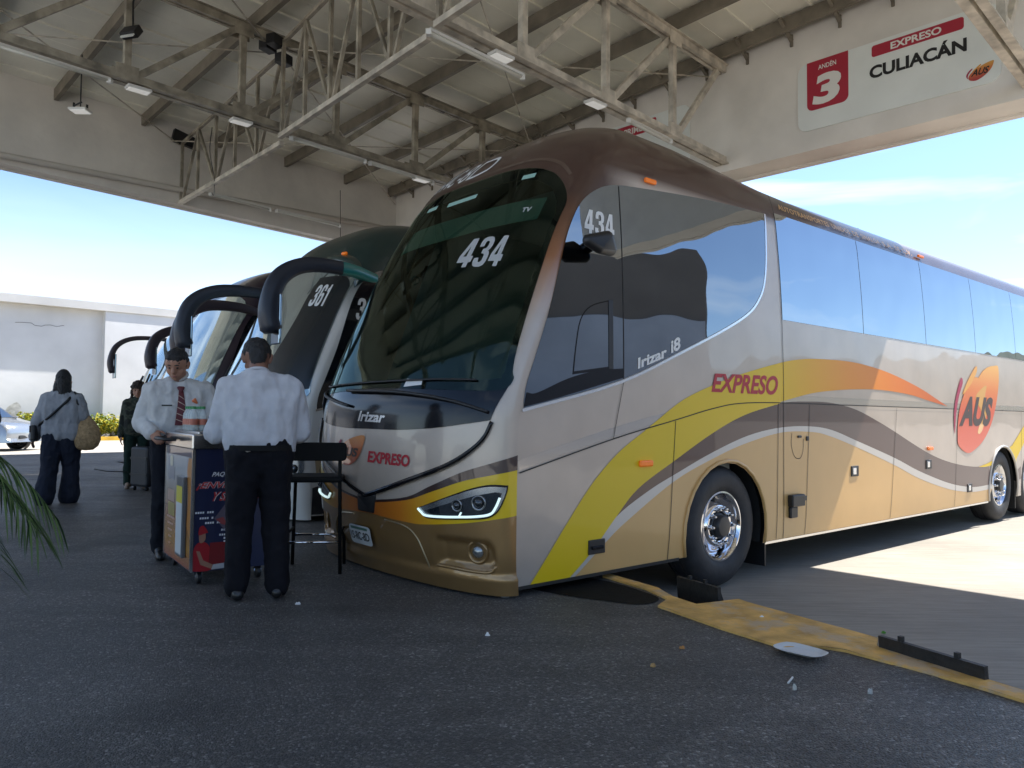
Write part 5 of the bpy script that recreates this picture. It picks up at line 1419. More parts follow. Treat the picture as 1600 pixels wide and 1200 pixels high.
for (y0, z0, y1, z1, nm, c) in ((.12, .42, .36, .52, 'print_block', (.38, .30, .08)), (.10, .53, .34, .62, 'print_block', (.50, .34, .26)), (.13, .70, .33, .80, 'print_block', (.30, .30, .32)), (.16, .80, .26, .88, 'print_block', (.70, .66, .50))):
    patch(nm, rrect(y0, z0, y1, z1, .02), LF, mat(f'print_{z0}', c, .3, 0, .5), cart, .3, .3, .006)
for k in range(5):
    patch('print_line', [(.10+.02*k, .40-.05*k), (.36-.03*k, .40-.05*k), (.36-.03*k, .412-.05*k), (.10+.02*k, .412-.05*k)], LF, mat('print_pale', (.52, .34, .27), .4), cart, .4, .4, .006)
st_ = MB().box((-.02, CD_-.66, .46), (.03, .22, .58), M=Matrix.Rotation(R(0), 4, 'X')).build('card_holder', mat('holder_grey', (.10, .11, .12), .3), cart, bevel=.006)
patch('notice', [(.565, .19), (.755, .19), (.755, .56), (.565, .56)], LF, mat('notice_white', (.55, .57, .56), .5), st_, .4, .4, .037)
patch('notice', [(.565, .56), (.755, .56), (.755, .68), (.565, .68)], LF, mat('notice_yellow', (.55, .48, .05), .5), st_, .4, .4, .037)
# printed front: heading, lines, courier picture
M_TXW = mat('print_white', (.75, .76, .78), .4)
M_TXR = mat('print_red', (.50, .03, .03), .4)
lettering('lettering', 'PAQUETERÍA', [(.20, .755), (.215, .80), (.62, .80), (.605, .755)], FF, M_TXW, cart, .005, bold=.03, shear=.2)
for s_, q in (('¡ENVÍOS', [(.03, .665), (.06, .735), (.56, .735), (.53, .665)]), ('Y SEGUROS', [(.20, .585), (.23, .65), (.78, .65), (.75, .585)])):
    lettering('lettering', s_, q, FF, M_TXW, cart, .005, bold=.06, shear=.2)
    lettering('lettering', s_, q, FF, M_TXR, cart, .0065, bold=.025, shear=.2)
for x0, x1, z in ((.03, .26, .50), (.08, .24, .46), (.14, .34, .425), (.32, .54, .37), (.30, .54, .335), (.35, .56, .31), (.35, .56, .285), (.38, .56, .255)):
    n_ = int((x1-x0)/.026)
    for k in range(n_):
        if k % 5 == 4: continue
        xx = x0+k*.026
        patch('text_mark', [(xx, z), (xx+.019, z), (xx+.021, z+.014), (xx+.002, z+.014)], FF, M_TXW, cart, .5, .5, .005)
patch('parcel_picture', [(.24, .46), (.36, .56), (.50, .50), (.48, .40), (.40, .34), (.30, .42)], FF, mat('parcel_print', (.12, .10, .13), .4), cart, .3, .3, .005)
patch('parcel_picture', [(.26, .455), (.34, .47), (.40, .40), (.32, .42)], FF, mat('parcel_tape', (.30, .06, .06), .4), cart, .3, .3, .006)
cr = mat('courier_red', (.36, .012, .02), .4); sk = mat('courier_skin', (.34, .17, .11), .5)
patch('courier_picture', spline([(-.0+.012, .13), (.02, .24), (.06, .29), (.13, .30), (.19, .27), (.22, .20), (.22, .10), (.012, .10)], 4, True), FF, cr, cart, .2, .2, .005)
patch('courier_picture', spline([(.085, .30), (.08, .36), (.11, .385), (.145, .37), (.15, .32), (.12, .295)], 4, True), FF, sk, cart, .2, .2, .006)
patch('courier_picture', spline([(.075, .35), (.08, .40), (.12, .415), (.155, .39), (.175, .365), (.15, .36)], 4, True), FF, cr, cart, .2, .2, .007)
patch('courier_picture', [(.05, .24), (.09, .235), (.13, .17), (.25, .13), (.24, .10), (.10, .14)], FF, sk, cart, .2, .2, .007)
patch('parcel_picture', [(.19, .14), (.20, .29), (.40, .29), (.52, .27), (.52, .15), (.38, .13)], FF, mat('parcel_red', (.20, .012, .015), .4), cart, .2, .2, .006)
patch('parcel_picture', [(.22, .10), (.24, .135), (.48, .145), (.48, .105)], FF, mat('parcel_white', (.45, .45, .46), .4), cart, .2, .2, .008)
for x, y in ((.06, .06), (CW_-.06, .06), (.06, CD_-.06), (CW_-.06, CD_-.06)):
    cs = MB().lathe([(.001, -.018), (.032, -.018), (.042, -.012), (.042, .012), (.032, .018), (.001, .018)], 20, Matrix.Translation((x, y-.02, .042))).build('caster', M_DARK, cart, True, angle=R(40))
    MB().bar((x, y, .095), (x, y-.02, .045), .05, .015).build('fork', M_CHR, cs)
MB().tube([(-.03, CD_-.12, Z1+.06), (-.11, CD_-.12, Z1+.06), (-.11, .45, Z1+.06), (-.03, .45, Z1+.06)], .014, 8).build('push_handle', M_DARK, cart, True)
G_BOT = mat('bottle_clear', (.72, .78, .76), .12, spec=.6)
G_BOT.node_tree.nodes['Principled BSDF'].inputs['Alpha'].default_value = .42
def on_cart(x, y, z=0): return CP + ex*x + ey*y + Vector((0, 0, Z1+.125+z))
bl = ['green capped water bottle, front left of the pack on the cart', 'green capped water bottle, front middle of the pack on the cart', 'green capped water bottle, front right of the pack on the cart', 'green capped water bottle, back left of the pack on the cart', 'green capped water bottle, back middle of the pack on the cart', 'green capped water bottle, back right of the pack on the cart', 'green capped water bottle set apart towards the man in the tie', 'green capped water bottle hidden behind the pack']
proto = None
k = 0
for i in range(4):
    for j in range(2):
        loc = on_cart(.08+.068*j, .40+.075*i)
        if proto is None:
            b_ = thing('water_bottle', bl[0], 'bottle', loc, 0, 'water bottles on the cart')
            MB().lathe([(.001, 0), (.028, 0), (.031, .01), (.031, .10), (.028, .13), (.014, .155), (.013, .165)], 16, Matrix.Rotation(-PI/2, 4, 'Y')).build('bottle_body', G_BOT, b_, True)
            MB().lathe([(.0315, .045), (.0315, .09)], 16, Matrix.Rotation(-PI/2, 4, 'Y')).build('wrapper', mat('bottle_label', (.50, .16, .10), .5), b_, True)
            MB().lathe([(.015, .165), (.016, .185), (.001, .186)], 14, Matrix.Rotation(-PI/2, 4, 'Y')).build('cap', mat('cap_green', (.03, .22, .06), .4), b_, True)
            proto = b_
        else: dup(proto, loc, 0, bl[k])
        k += 1
t = thing('clipboard', 'dark folder with red edge lying on the cart top', 'folder', on_cart(.34, .24), math.atan2(ex.y, ex.x)+.2)
MB().box((0, 0, .008), (.22, .30, .014)).build('cover', M_DARK, t, bevel=.003)
MB().box((-.05, -.10, .018), (.10, .03, .006)).build('red_edge', M_TXR, t)

# ------------------------------------------------------------------ high chair
hc = thing('high_chair', 'black bar height chair with back beside the brown bus front', 'chair', (-1.53, 6.1, 0), R(8))
M_CH = mat('chair_black', (.008, .008, .008), .6, spec=.15)
# local: x right, y forward (seat faces +y), back rail at y=-.19
for x, y, h in ((-.19, .19, .70), (.19, .19, .70), (-.19, -.19, .98), (.19, -.19, .98)):
    MB().tube([(x*1.08, y*1.08, 0), (x, y, .70)] + ([(x, y-.03, h)] if h > .8 else []), .014, 8).build('leg', M_CH, hc, True)
MB().box((0, 0, .715), (.42, .42, .045)).build('seat', M_CH, hc, bevel=.015)
MB().prism(rrect(-.24, .86, .24, 1.0, .03), -.235, -.205, lambda x, y, z: (x, z, y)).build('backrest', M_CH, hc, bevel=.008)
for (a, b, z) in (((-.2, .2), (.2, .2), .24), ((-.2, -.2), (.2, -.2), .24), ((-.2, -.2), (-.2, .2), .30), ((.2, -.2), (.2, .2), .30)):
    MB().tube([(*a, z), (*b, z)], .011, 8).build('rung', M_CH if z > .25 else M_CHR, hc, True)

# ------------------------------------------------------------------ people
def remesh(balls_sets, vox, smooth=4):
    """union of hulls -> one continuous surface"""
    mb = MB()
    for bs in balls_sets: mb.hull(bs, 12)
    me = bpy.data.meshes.new('tmp'); me.from_pydata(mb.v, [], mb.f)
    bm = bmesh.new(); bm.from_mesh(me); bmesh.ops.recalc_face_normals(bm, faces=bm.faces); bm.to_mesh(me); bm.free()
    o = bpy.data.objects.new('tmp', me); COL.objects.link(o)
    r_ = o.modifiers.new('r', 'REMESH'); r_.mode = 'VOXEL'; r_.voxel_size = vox; r_.adaptivity = 0
    if smooth:
        s_ = o.modifiers.new('s', 'SMOOTH'); s_.iterations = smooth; s_.factor = .5
    dg = bpy.context.evaluated_depsgraph_get(); dg.update()
    m2 = bpy.data.meshes.new_from_object(o.evaluated_get(dg))
    vs = [v.co.copy() for v in m2.vertices]; ns = [v.normal.copy() for v in m2.vertices]; fs = [tuple(p.vertices) for p in m2.polygons]
    bpy.data.objects.remove(o); bpy.data.meshes.remove(me); bpy.data.meshes.remove(m2)
    return vs, ns, fs
def wrinkle(vs, ns, amp, sc, seed=0):
    out = []
    for v, n in zip(vs, ns):
        p = Vector((v.x*sc[0]+seed, v.y*sc[1], v.z*sc[2]))
        f = noise.fractal(p, 1.0, 2.0, 3)
        rdg = 1-abs(noise.noise(p*1.3+Vector((7, 3, 1))))*2
        out.append(v + n*(amp*f + amp*.6*max(0, rdg)))
    return out
def B(p, r): return (p[0], p[1], p[2], r)
def lerp(a, b, t): return tuple(x+(y-x)*t for x, y in zip(a, b))

def hand(wrist, dirv, palm_n, side, curl=.5, sc=1.0):
    """palm, four fingers and a thumb leaving the wrist; side=+1 puts the thumb on +cross"""
    d = Vector(dirv).normalized(); n = (Vector(palm_n) - d*Vector(palm_n).dot(d)).normalized(); s = d.cross(n)*side
    w = Vector(wrist); out = []
    pc = w + d*.05*sc
    out.append([B(w, .024*sc), B(w+d*.085*sc+s*.028*sc, .014*sc), B(w+d*.085*sc-s*.028*sc, .014*sc), B(w+d*.03*sc+s*.028*sc, .016*sc)])
    for k, (o, l) in enumerate(((.030, .072), (.010, .082), (-.010, .076), (-.030, .06))):
        p = w + d*.085*sc + s*o*sc
        dd = d.copy(); q = p
        for j in range(3):
            a = curl*(.5+.45*j)
            dv = (d*math.cos(a) + n*math.sin(a)).normalized()
            e = q + dv*l*sc*(.45, .32, .23)[j]
            out.append([B(q, (.0105-.001*j)*sc), B(e, (.0095-.001*j)*sc)]); q = e
    t0 = w + d*.025*sc + s*.03*sc; t1 = t0 + (d*.6+s*.7+n*.3).normalized()*.045*sc; t2 = t1 + (d*.85+s*.2+n*.4).normalized()*.032*sc
    out += [[B(t0, .014*sc), B(t1, .0115*sc)], [B(t1, .0115*sc), B(t2, .0095*sc)]]
    return out

def person(label, loc, rz, H, J, mats, build=1.0, shirt_len=.92, sleeve=1.0, hair='short', extras=None, female=False, vox=.011, loose=.0, seed=0, torso_d=1.0, tuck=True):
    """J: pose joints in a 1.75 m body (x right, y forward, z up); scaled to H."""
    k = H/1.75
    t = thing('person', label, 'person', loc, rz)
    S = lambda p: (p[0]*k, p[1]*k, p[2]*k)
    g = {n: S(p) for n, p in J.items() if isinstance(p, tuple)}
    b = build*k
    hd = Vector(g['head']); face = Vector(J.get('face', (0, 1, 0))).normalized(); up = Vector((0, 0, 1)); up = (up-face*up.dot(face)).normalized(); rt_ = face.cross(up)
    HP = lambda x, y, z: tuple(hd + (rt_*x + face*y + up*z)*k)
    head = [[B(HP(0, -.012, .045), .090*k), B(HP(0, .012, .04), .086*k)], [B(HP(0, -.02, .03), .088*k), B(HP(0, .03, -.055), .058*k), B(HP(0, .058, -.085), .030*k)],
            [B(HP(.045, .035, -.03), .035*k), B(HP(-.045, .035, -.03), .035*k), B(HP(0, .062, -.088), .026*k)],
            [B(HP(0, .088, .022), .010*k), B(HP(0, .104, -.022), .013*k), B(HP(.013, .092, -.026), .009*k), B(HP(-.013, .092, -.026), .009*k)],
            [B(HP(.03, .079, .030), .012*k), B(HP(-.03, .079, .030), .012*k)],
            [B(HP(.02, .084, -.055), .008*k), B(HP(-.02, .084, -.055), .008*k), B(HP(0, .090, -.056), .010*k)],
            [B(HP(.018, .080, -.070), .009*k), B(HP(-.018, .080, -.070), .009*k)]]
    for s in (1, -1):
        head.append([B(HP(s*.088, -.005, .012), .012*k), B(HP(s*.096, -.018, .028), .012*k), B(HP(s*.086, -.002, -.025), .009*k), B(HP(s*.095, -.012, .0), .010*k)])
    neck = [[B(HP(0, -.02, -.03), .056*k), B(lerp(g['neck'], g['chest'], .15), .062*b)]]
    sh = {1: g['shR'], -1: g['shL']}; el = {1: g['elR'], -1: g['elL']}; wr = {1: g['wrR'], -1: g['wrL']}
    hip = {1: g['hipR'], -1: g['hipL']}; kn = {1: g['knR'], -1: g['knL']}; an = {1: g['anR'], -1: g['anL']}; toe = {1: g['toR'], -1: g['toL']}
    ch = Vector(g['chest']); wa = Vector(g['waist']); pe = Vector(g['pelvis'])
    fw = Vector(J.get('fwd', (0, 1, 0))); rr_ = Vector((fw.y, -fw.x, 0))
    def torso(inf):
        q = torso_d
        up_ = [[B(sh[1], .062*b+inf), B(sh[-1], .062*b+inf), B(ch+rr_*.10*b, .108*b*q+inf), B(ch-rr_*.10*b, .108*b*q+inf)],
               [B(ch+rr_*.10*b, .110*b*q+inf), B(ch-rr_*.10*b, .110*b*q+inf), B(wa+rr_*.085*b, .105*b*q+inf), B(wa-rr_*.085*b, .105*b*q+inf)],
               [B(sh[1], .058*b+inf), B(sh[-1], .058*b+inf), B(lerp(g['neck'], g['chest'], .25), .072*b+inf)]]
        if female: up_.append([B(ch+rr_*.07*b+fw*.055*b-Vector((0, 0, .02)), .07*b+inf), B(ch-rr_*.07*b+fw*.055*b-Vector((0, 0, .02)), .07*b+inf)])
        return up_
    def pelvis_(inf): return [[B(wa+rr_*.085*b, .103*b*torso_d+inf), B(wa-rr_*.085*b, .103*b*torso_d+inf), B(pe+rr_*.085*b, .105*b+inf), B(pe-rr_*.085*b, .105*b+inf)],
                              [B(pe+rr_*.07*b, .105*b+inf), B(pe-rr_*.07*b, .105*b+inf), B(hip[1], .09*b+inf), B(hip[-1], .09*b+inf)]]
    def arm(s, inf, f=1.0):
        e2 = lerp(el[s], wr[s], f)
        return [[B(sh[s], .060*b+inf), B(lerp(sh[s], el[s], .45), .052*b+inf)], [B(lerp(sh[s], el[s], .45), .052*b+inf), B(el[s], .043*b+inf)], [B(el[s], .043*b+inf), B(lerp(el[s], wr[s], .35), .042*b+inf*1.0)], [B(lerp(el[s], wr[s], .35), .042*b+inf), B(e2, (.042-.012*f)*b+inf)]]
    def leg(s, inf, top=True, flare=0.0):
        return [[B(hip[s], .092*b+inf), B(lerp(hip[s], kn[s], .4), .082*b+inf)], [B(lerp(hip[s], kn[s], .4), .082*b+inf), B(kn[s], .060*b+inf)], [B(kn[s], .060*b+inf), B(lerp(kn[s], an[s], .35), .060*b+inf)], [B(lerp(kn[s], an[s], .35), .060*b+inf), B(an[s], .042*b+inf+flare)]]
    def foot(s, inf):
        a = Vector(an[s]); tt = Vector(toe[s]); d = (tt-a); d.z = 0; d.normalize()
        return [[B(a, .042*k+inf), B(a-d*.045*k-Vector((0, 0, .045*k)), .032*k+inf), B(a+d*.06*k-Vector((0, 0, .035*k)), .036*k+inf)], [B(a-d*.03*k-Vector((0, 0, .05*k)), .030*k+inf), B(tt-d*.03*k, .032*k+inf), B(tt, .024*k+inf)]]
    hands = []
    for s in (1, -1):
        nm = 'R' if s > 0 else 'L'
        dv = J.get('hd'+nm) or tuple(Vector(wr[s])-Vector(el[s]))
        pn = J.get('pn'+nm) or tuple(fw if False else -rr_*s)
        hands += hand(wr[s], dv, pn, J.get('th'+nm, s), J.get('cu'+nm, .55), k)
    allb = head + neck + torso(0) + pelvis_(0) + arm(1, 0) + arm(-1, 0) + leg(1, 0) + leg(-1, 0) + foot(1, 0) + foot(-1, 0) + hands
    vs, ns, fs = remesh(allb, .0085, 2)
    MB().add(vs, fs).build('body', mats['skin'], t, True, fix=False)
    # clothes
    vs, ns, fs = remesh(pelvis_(.012) + leg(1, .016+loose, flare=mats.get('flare', .012)) + leg(-1, .016+loose, flare=mats.get('flare', .012)), vox, 3)
    vs = wrinkle(vs, ns, .011, (8, 8, 5), seed); vs = wrinkle(vs, ns, .005, (15, 15, 14), seed+2)
    tr_ = MB().add(vs, fs).build('trousers', mats['trousers'], t, True, fix=False)
    lo = [] if tuck else [[B(wa+rr_*.085*b, .105*b*torso_d+.02), B(wa-rr_*.085*b, .105*b*torso_d+.02), B(pe+rr_*.085*b, .11*b+.022), B(pe-rr_*.085*b, .11*b+.022)]]
    vs, ns, fs = remesh(torso(.016) + arm(1, .016+loose*.5, sleeve) + arm(-1, .016+loose*.5, sleeve) + lo, vox, 3)
    vs = wrinkle(vs, ns, .017, (8, 8, 2.6), seed+5); vs = wrinkle(vs, ns, .006, (16, 16, 9), seed+8)
    MB().add(vs, fs).build('shirt', mats['shirt'], t, True, fix=False)
    for s in (1, -1):
        vs, ns, fs = remesh(foot(s, .008), .009, 2)
        vs = [Vector((v.x, v.y, max(v.z, .002))) for v in vs]
        MB().add(vs, fs).build('shoe', mats['shoe'], t, True, fix=False)
    # hair
    if hair == 'short':
        hb = [[B(HP(0, -.022, .058), .092*k), B(HP(0, .010, .066), .080*k)], [B(HP(0, -.05, .02), .068*k), B(HP(0, -.045, -.035), .050*k)], [B(HP(.055, -.02, .04), .042*k), B(HP(.066, .0, .0), .020*k)], [B(HP(-.055, -.02, .04), .042*k), B(HP(-.066, .0, .0), .020*k)], [B(HP(.03, .05, .095), .028*k), B(HP(-.03, .05, .095), .028*k)]]
    elif hair == 'curly':
        hb = [[B(HP(0, -.02, .07), .098*k), B(HP(0, .01, .075), .09*k)], [B(HP(0, -.06, .02), .07*k), B(HP(0, -.05, -.05), .05*k)], [B(HP(.075, -.02, .06), .04*k)], [B(HP(-.075, -.02, .06), .04*k)], [B(HP(.05, .05, .10), .035*k)], [B(HP(-.05, .05, .10), .035*k)], [B(HP(0, .06, .115), .035*k)], [B(HP(.095, -.01, .01), .018*k), B(HP(.10, .02, -.12), .012*k)]]
    else:
        hb = [[B(HP(0, -.02, .05), .098*k), B(HP(0, .0, .06), .09*k)], [B(HP(0, -.055, .02), .080*k), B(HP(.01, -.075, -.14), .062*k)], [B(HP(.05, -.05, -.02), .055*k), B(HP(.075, -.06, -.15), .035*k)], [B(HP(-.05, -.05, -.02), .055*k), B(HP(-.085, -.055, -.14), .035*k)]]
    vs, ns, fs = remesh(hb, .008, 1)
    vs = wrinkle(vs, ns, .006 if hair != 'curly' else .014, (40, 40, 30), seed)
    MB().add(vs, fs).build('hair', mats['hair'], t, True, fix=False)
    if J.get('eyes', True):
        for s in (1, -1): MB().sphere(HP(s*.031, .081, .014), .0105*k, 10).build('eye', mat('eye_dark', (.02, .015, .012), .25), t, True)
        for s in (1, -1): MB().hull([B(HP(s*.016, .092, .037), .0035*k), B(HP(s*.046, .082, .036), .003*k), B(HP(s*.03, .089, .041), .004*k)], 8).build('eyebrow', mats['hair'], t, True)
        MB().hull([B(HP(.019, .091, -.0585), .0035*k), B(HP(-.019, .091, -.0585), .0035*k), B(HP(0, .098, -.0585), .0042*k)], 8).build('lips', mat('lip', (.28, .10, .08), .5), t, True)
    return t, HP, g, k, tr_

STAND = dict(head=(0, .015, 1.625), neck=(0, -.01, 1.49), chest=(0, 0, 1.28), waist=(0, .005, 1.05), pelvis=(0, 0, .95),
             shR=(.185, -.01, 1.41), shL=(-.185, -.01, 1.41), elR=(.25, -.03, 1.12), elL=(-.25, -.03, 1.12), wrR=(.27, .05, .88), wrL=(-.27, .05, .88),
             hipR=(.095, 0, .90), hipL=(-.095, 0, .90), knR=(.105, .02, .50), knL=(-.105, .02, .50), anR=(.11, -.02, .09), anL=(-.11, -.02, .09), toR=(.13, .17, .03), toL=(-.13, .17, .03))
def cloth(name, col, **kw): return mat(name, col, kw.pop('rough', .85), spec=.2, noise_s=kw.pop('ns', 14), noise_amt=kw.pop('na', .08), bump=.25, bump_s=260, **kw)
SKIN = mat('skin_tan', (.36, .18, .115), .5, noise_s=18, noise_amt=.08)
SKIN_D = mat('skin_brown', (.20, .095, .06), .5, noise_s=18, noise_amt=.08)
HAIR = mat('hair_black', (.010, .009, .009), .55, bump=.5, bump_s=160)
HAIRB = mat('hair_brown', (.035, .020, .014), .6, bump=.6, bump_s=120)
SHOE = mat('shoe_black', (.012, .012, .012), .35)
BELT = mat('belt_black', (.008, .008, .008), .7, spec=.2)

def head_to(v):  # heading angle so that local +y points along v
    return math.atan2(-v[0], v[1])
def belt(t, g, k, b, z, d=1.0):
    n = 32
    M = [(math.cos(2*PI*i/n)*.197*b*k, math.sin(2*PI*i/n)*.122*b*k*d, 0) for i in range(n)]
    mb = MB(); w = Vector(g['waist'])
    mb.add([Vector(p)+Vector((w.x, w.y, z-.018)) for p in M] + [Vector(p)+Vector((w.x, w.y, z+.018)) for p in M], [(i, (i+1) % n, n+(i+1) % n, n+i) for i in range(n)])
    return mb.build('belt', BELT, t, True)

# man in the white shirt, back to the camera, leaning on the cart
J = dict(STAND, head=(-.02, .10, 1.60), face=(.0, .9, -.45), neck=(0, .0, 1.48), chest=(0, .02, 1.27), shR=(.195, .02, 1.40), shL=(-.195, .02, 1.40),
         elR=(.275, .05, 1.10), elL=(-.275, .05, 1.10), wrR=(.16, .27, 1.13), wrL=(-.17, .27, 1.13), hdR=(-.4, .9, -.1), hdL=(.4, .9, -.1), pnR=(0, 0, -1), pnL=(0, 0, -1), eyes=True,
         anR=(.13, -.03, .09), anL=(-.13, -.01, .09), toR=(.17, .15, .03), toL=(-.16, .17, .03), knR=(.115, .02, .5), knL=(-.115, .03, .5))
W_SHIRT = cloth('shirt_white', (.52, .52, .54)); W_SHIRT2 = cloth('shirt_white_plain', (.56, .55, .53))
NAVYT = cloth('trousers_black', (.007, .007, .010))
m1, HP, g, k, _ = person('person in white shirt and black trousers seen from behind, leaning on the cart', (-1.67, 5.12, 0), head_to((-.42, .9)), 1.73, J, dict(skin=SKIN_D, shirt=W_SHIRT, trousers=NAVYT, shoe=SHOE, hair=HAIR), build=1.12, seed=2, torso_d=1.02)
belt(m1, g, k, 1.17, g['waist'][2]-.045, 1.2)
col_ = MB().tube([HP(.062*math.cos(a), -.028+.062*math.sin(a), -.108+.010*math.sin(a)) for a in [2*PI*i/20 for i in range(20)]] + [HP(.062, -.028, -.108)], .011, 8).build('collar', W_SHIRT, m1, True)
# man in shirt and striped tie behind the cart
J = dict(STAND, head=(.03, .07, 1.61), face=(.42, .80, -.42), neck=(0, .0, 1.48), chest=(0, .01, 1.27), shR=(.195, 0, 1.40), shL=(-.195, 0, 1.40),
         elR=(.27, -.06, 1.13), elL=(-.28, .06, 1.13), wrR=(.22, .17, 1.05), wrL=(-.14, .28, 1.13), hdR=(-.25, .85, -.35), hdL=(.5, .8, -.1), pnR=(-.6, 0, -.8), pnL=(0, 0, -1), cuR=1.0)
m2, HP, g, k, _ = person('person in white shirt with striped dark red tie behind the cart', (-2.84, 6.56, 0), head_to((.52, -.85)), 1.75, J, dict(skin=SKIN, shirt=W_SHIRT2, trousers=cloth('trousers_navy', (.008, .009, .014)), shoe=SHOE, hair=HAIR), build=1.08, seed=9)
belt(m2, g, k, 1.12, g['waist'][2]-.045, 1.15)
MB().tube([HP(.060*math.cos(a), -.022+.064*math.sin(a), -.098-.014*math.sin(a)) for a in [2*PI*i/20 for i in range(21)]], .015, 8).build('collar', W_SHIRT2, m2, True)
TIE = mat('tie_red', (.10, .012, .018), .6)
TIE2 = mat('tie_stripe', (.40, .28, .22), .6)
cy = .149
tie_pts = [(0, .095, 1.415), (.0, .128, 1.36), (.0, .150, 1.28), (.0, .158, 1.20), (0, .155, 1.10)]
def tie_at(z):
    for a, b in zip(tie_pts, tie_pts[1:]):
        if b[2] <= z <= a[2]:
            f = (a[2]-z)/(a[2]-b[2]); return a[1]+(b[1]-a[1])*f
    return tie_pts[-1][1]
def tie_w(z): return .018+.030*(1.40-z)/.28
mb = MB(); rows = [1.41-.01*i for i in range(31)]
mb.add([(s*tie_w(z), tie_at(z)+.010+o, z) for z in rows for s, o in ((-1, 0), (0, .008), (1, 0))], [(i*3+j, i*3+j+1, i*3+j+4, i*3+j+3) for i in range(30) for j in (0, 1)])
tie = mb.build('tie', TIE, m2, True)
for z in (1.34, 1.29, 1.24, 1.19, 1.14):
    w = tie_w(z)
    MB().add([(-w, tie_at(z-.018)+.0115, z-.018), (0, tie_at(z)+.0195, z), (w, tie_at(z+.018)+.0115, z+.018), (w, tie_at(z+.026)+.0115, z+.026), (0, tie_at(z+.008)+.0195, z+.008), (-w, tie_at(z-.01)+.0115, z-.01)], [(0, 1, 4, 5), (1, 2, 3, 4)]).build('tie_stripe', TIE2, tie)
hullpart('tie_knot', [(-.018, .105, 1.425, .012), (.018, .105, 1.425, .012), (0, .118, 1.395, .014)], TIE, tie, 10)
MB().box((.11, .146, 1.275), (.08, .006, .012), M=Matrix.Rotation(R(-14), 4, 'Z')).build('name_tag', M_DARK, m2)
hullpart('badge', [(-.12, .150, 1.30, .010), (-.09, .155, 1.315, .010), (-.105, .153, 1.33, .010)], M_ORANGE, m2, 8)
# woman walking away with the straw bag
J = dict(STAND, head=(-.01, .03, 1.61), face=(-.15, 1, -.1), shR=(.175, 0, 1.39), shL=(-.175, 0, 1.39), elR=(.27, -.02, 1.17), elL=(-.28, .0, 1.10), wrR=(.20, .16, 1.10), wrL=(-.36, .10, .88),
         anR=(.09, .08, .09), anL=(-.14, -.16, .10), toR=(.11, .27, .03), toL=(-.15, .02, .03), knR=(.10, .08, .50), knL=(-.12, -.04, .50))
m3, HP, g, k, _ = person('person with dark cap and straw bag walking away over the asphalt', (-5.95, 10.2, 0), head_to((-.25, .95)), 1.72, J, dict(skin=SKIN_D, shirt=cloth('blouse_grey', (.30, .31, .33)), trousers=cloth('trousers_indigo', (.016, .020, .034)), shoe=SHOE, hair=HAIR, flare=.045), build=1.14, female=True, hair='long', seed=14, loose=.018, tuck=False)
MB().tube([(-.30, -.02, 1.0), (-.10, -.155, 1.15), (.10, -.145, 1.36), (.13, .0, 1.46), (.05, .13, 1.35), (-.15, .14, 1.15), (-.30, .02, 1.0)], .017, 8).build('strap', M_DARK, m3, True)
hullpart('cap', [HP(0, -.01, .085)+(.098*k,), HP(0, .01, .07)+(.10*k,), HP(0, -.01, .125)+(.075*k,)], HAIR, m3)
o = thing('shoulder_bag', 'round woven straw bag on the arm of the person walking away', 'bag', Vector((-5.95, 10.2, 0)), head_to((-.25, .95)))
STRAW = mat('straw', (.36, .24, .12), .8, noise_s=30, noise_amt=.35, bump=.6, bump_s=90)
mb = MB(); n = 28
pr = [(r_*.86, z_*.9+.01) for r_, z_ in [(.001, -.235), (.10, -.225), (.17, -.17), (.205, -.08), (.20, .02), (.165, .12), (.11, .20), (.05, .26), (.012, .285)]]
mb.lathe(pr, n, Matrix.Translation((.30, -.02, .90)) @ Matrix.Scale(.62, 4, Vector((0, 1, 0))) @ Matrix.Rotation(-PI/2, 4, 'Y')); mb.build('basket', STRAW, o, True)
MB().tube([(.27, .02, 1.16), (.20, -.10, 1.32), (.15, -.05, 1.47), (.18, .08, 1.35), (.29, .04, 1.16)], .012, 8).build('strap', M_DARK, o, True)
o = thing('belt_pouch', 'small dark pouch hanging at the left hip of the person walking away', 'pouch', Vector((-5.95, 10.2, 0)), head_to((-.25, .95)))
MB().box((-.31, -.04, .93), (.06, .15, .20)).build('pouch', M_DARK, o, bevel=.02)
MB().box((-.345, -.04, .98), (.012, .15, .09)).build('flap', M_DARK, o, bevel=.005)
# woman in dark green with trolley case
J = dict(STAND, head=(.0, .02, 1.60), face=(.12, 1, -.12), shR=(.165, 0, 1.38), shL=(-.165, 0, 1.38), elR=(.21, -.03, 1.12), elL=(-.21, -.03, 1.12), wrR=(.23, .02, .86), wrL=(-.24, .04, .88))
CAMO = mat('camouflage_cloth', (.035, .04, .028), .85)
tt = CAMO.node_tree; cc = tt.nodes.new('ShaderNodeTexCoord'); vv = tt.nodes.new('ShaderNodeTexNoise'); vv.inputs['Scale'].default_value = 9
tt.links.new(cc.outputs['Object'], vv.inputs['Vector']); rr2 = ramp_node(tt, [(0, (.012, .014, .010)), (.44, (.03, .036, .022)), (.50, (.055, .058, .04)), (.58, (.022, .03, .018))]); rr2.color_ramp.interpolation = 'CONSTANT'
tt.links.new(vv.outputs[0], rr2.inputs[0]); tt.links.new(rr2.outputs[0], tt.nodes['Principled BSDF'].inputs['Base Color'])
m4, HP, g, k, _ = person('person in dark green camouflage jacket standing with a suitcase', (-6.0, 12.35, 0), head_to((.45, -.9)), 1.70, J, dict(skin=SKIN, shirt=CAMO, trousers=cloth('trousers_green', (.014, .030, .024)), shoe=mat('sandal', (.30, .22, .17), .6), hair=HAIRB), build=.95, female=True, hair='curly', seed=21, tuck=False)
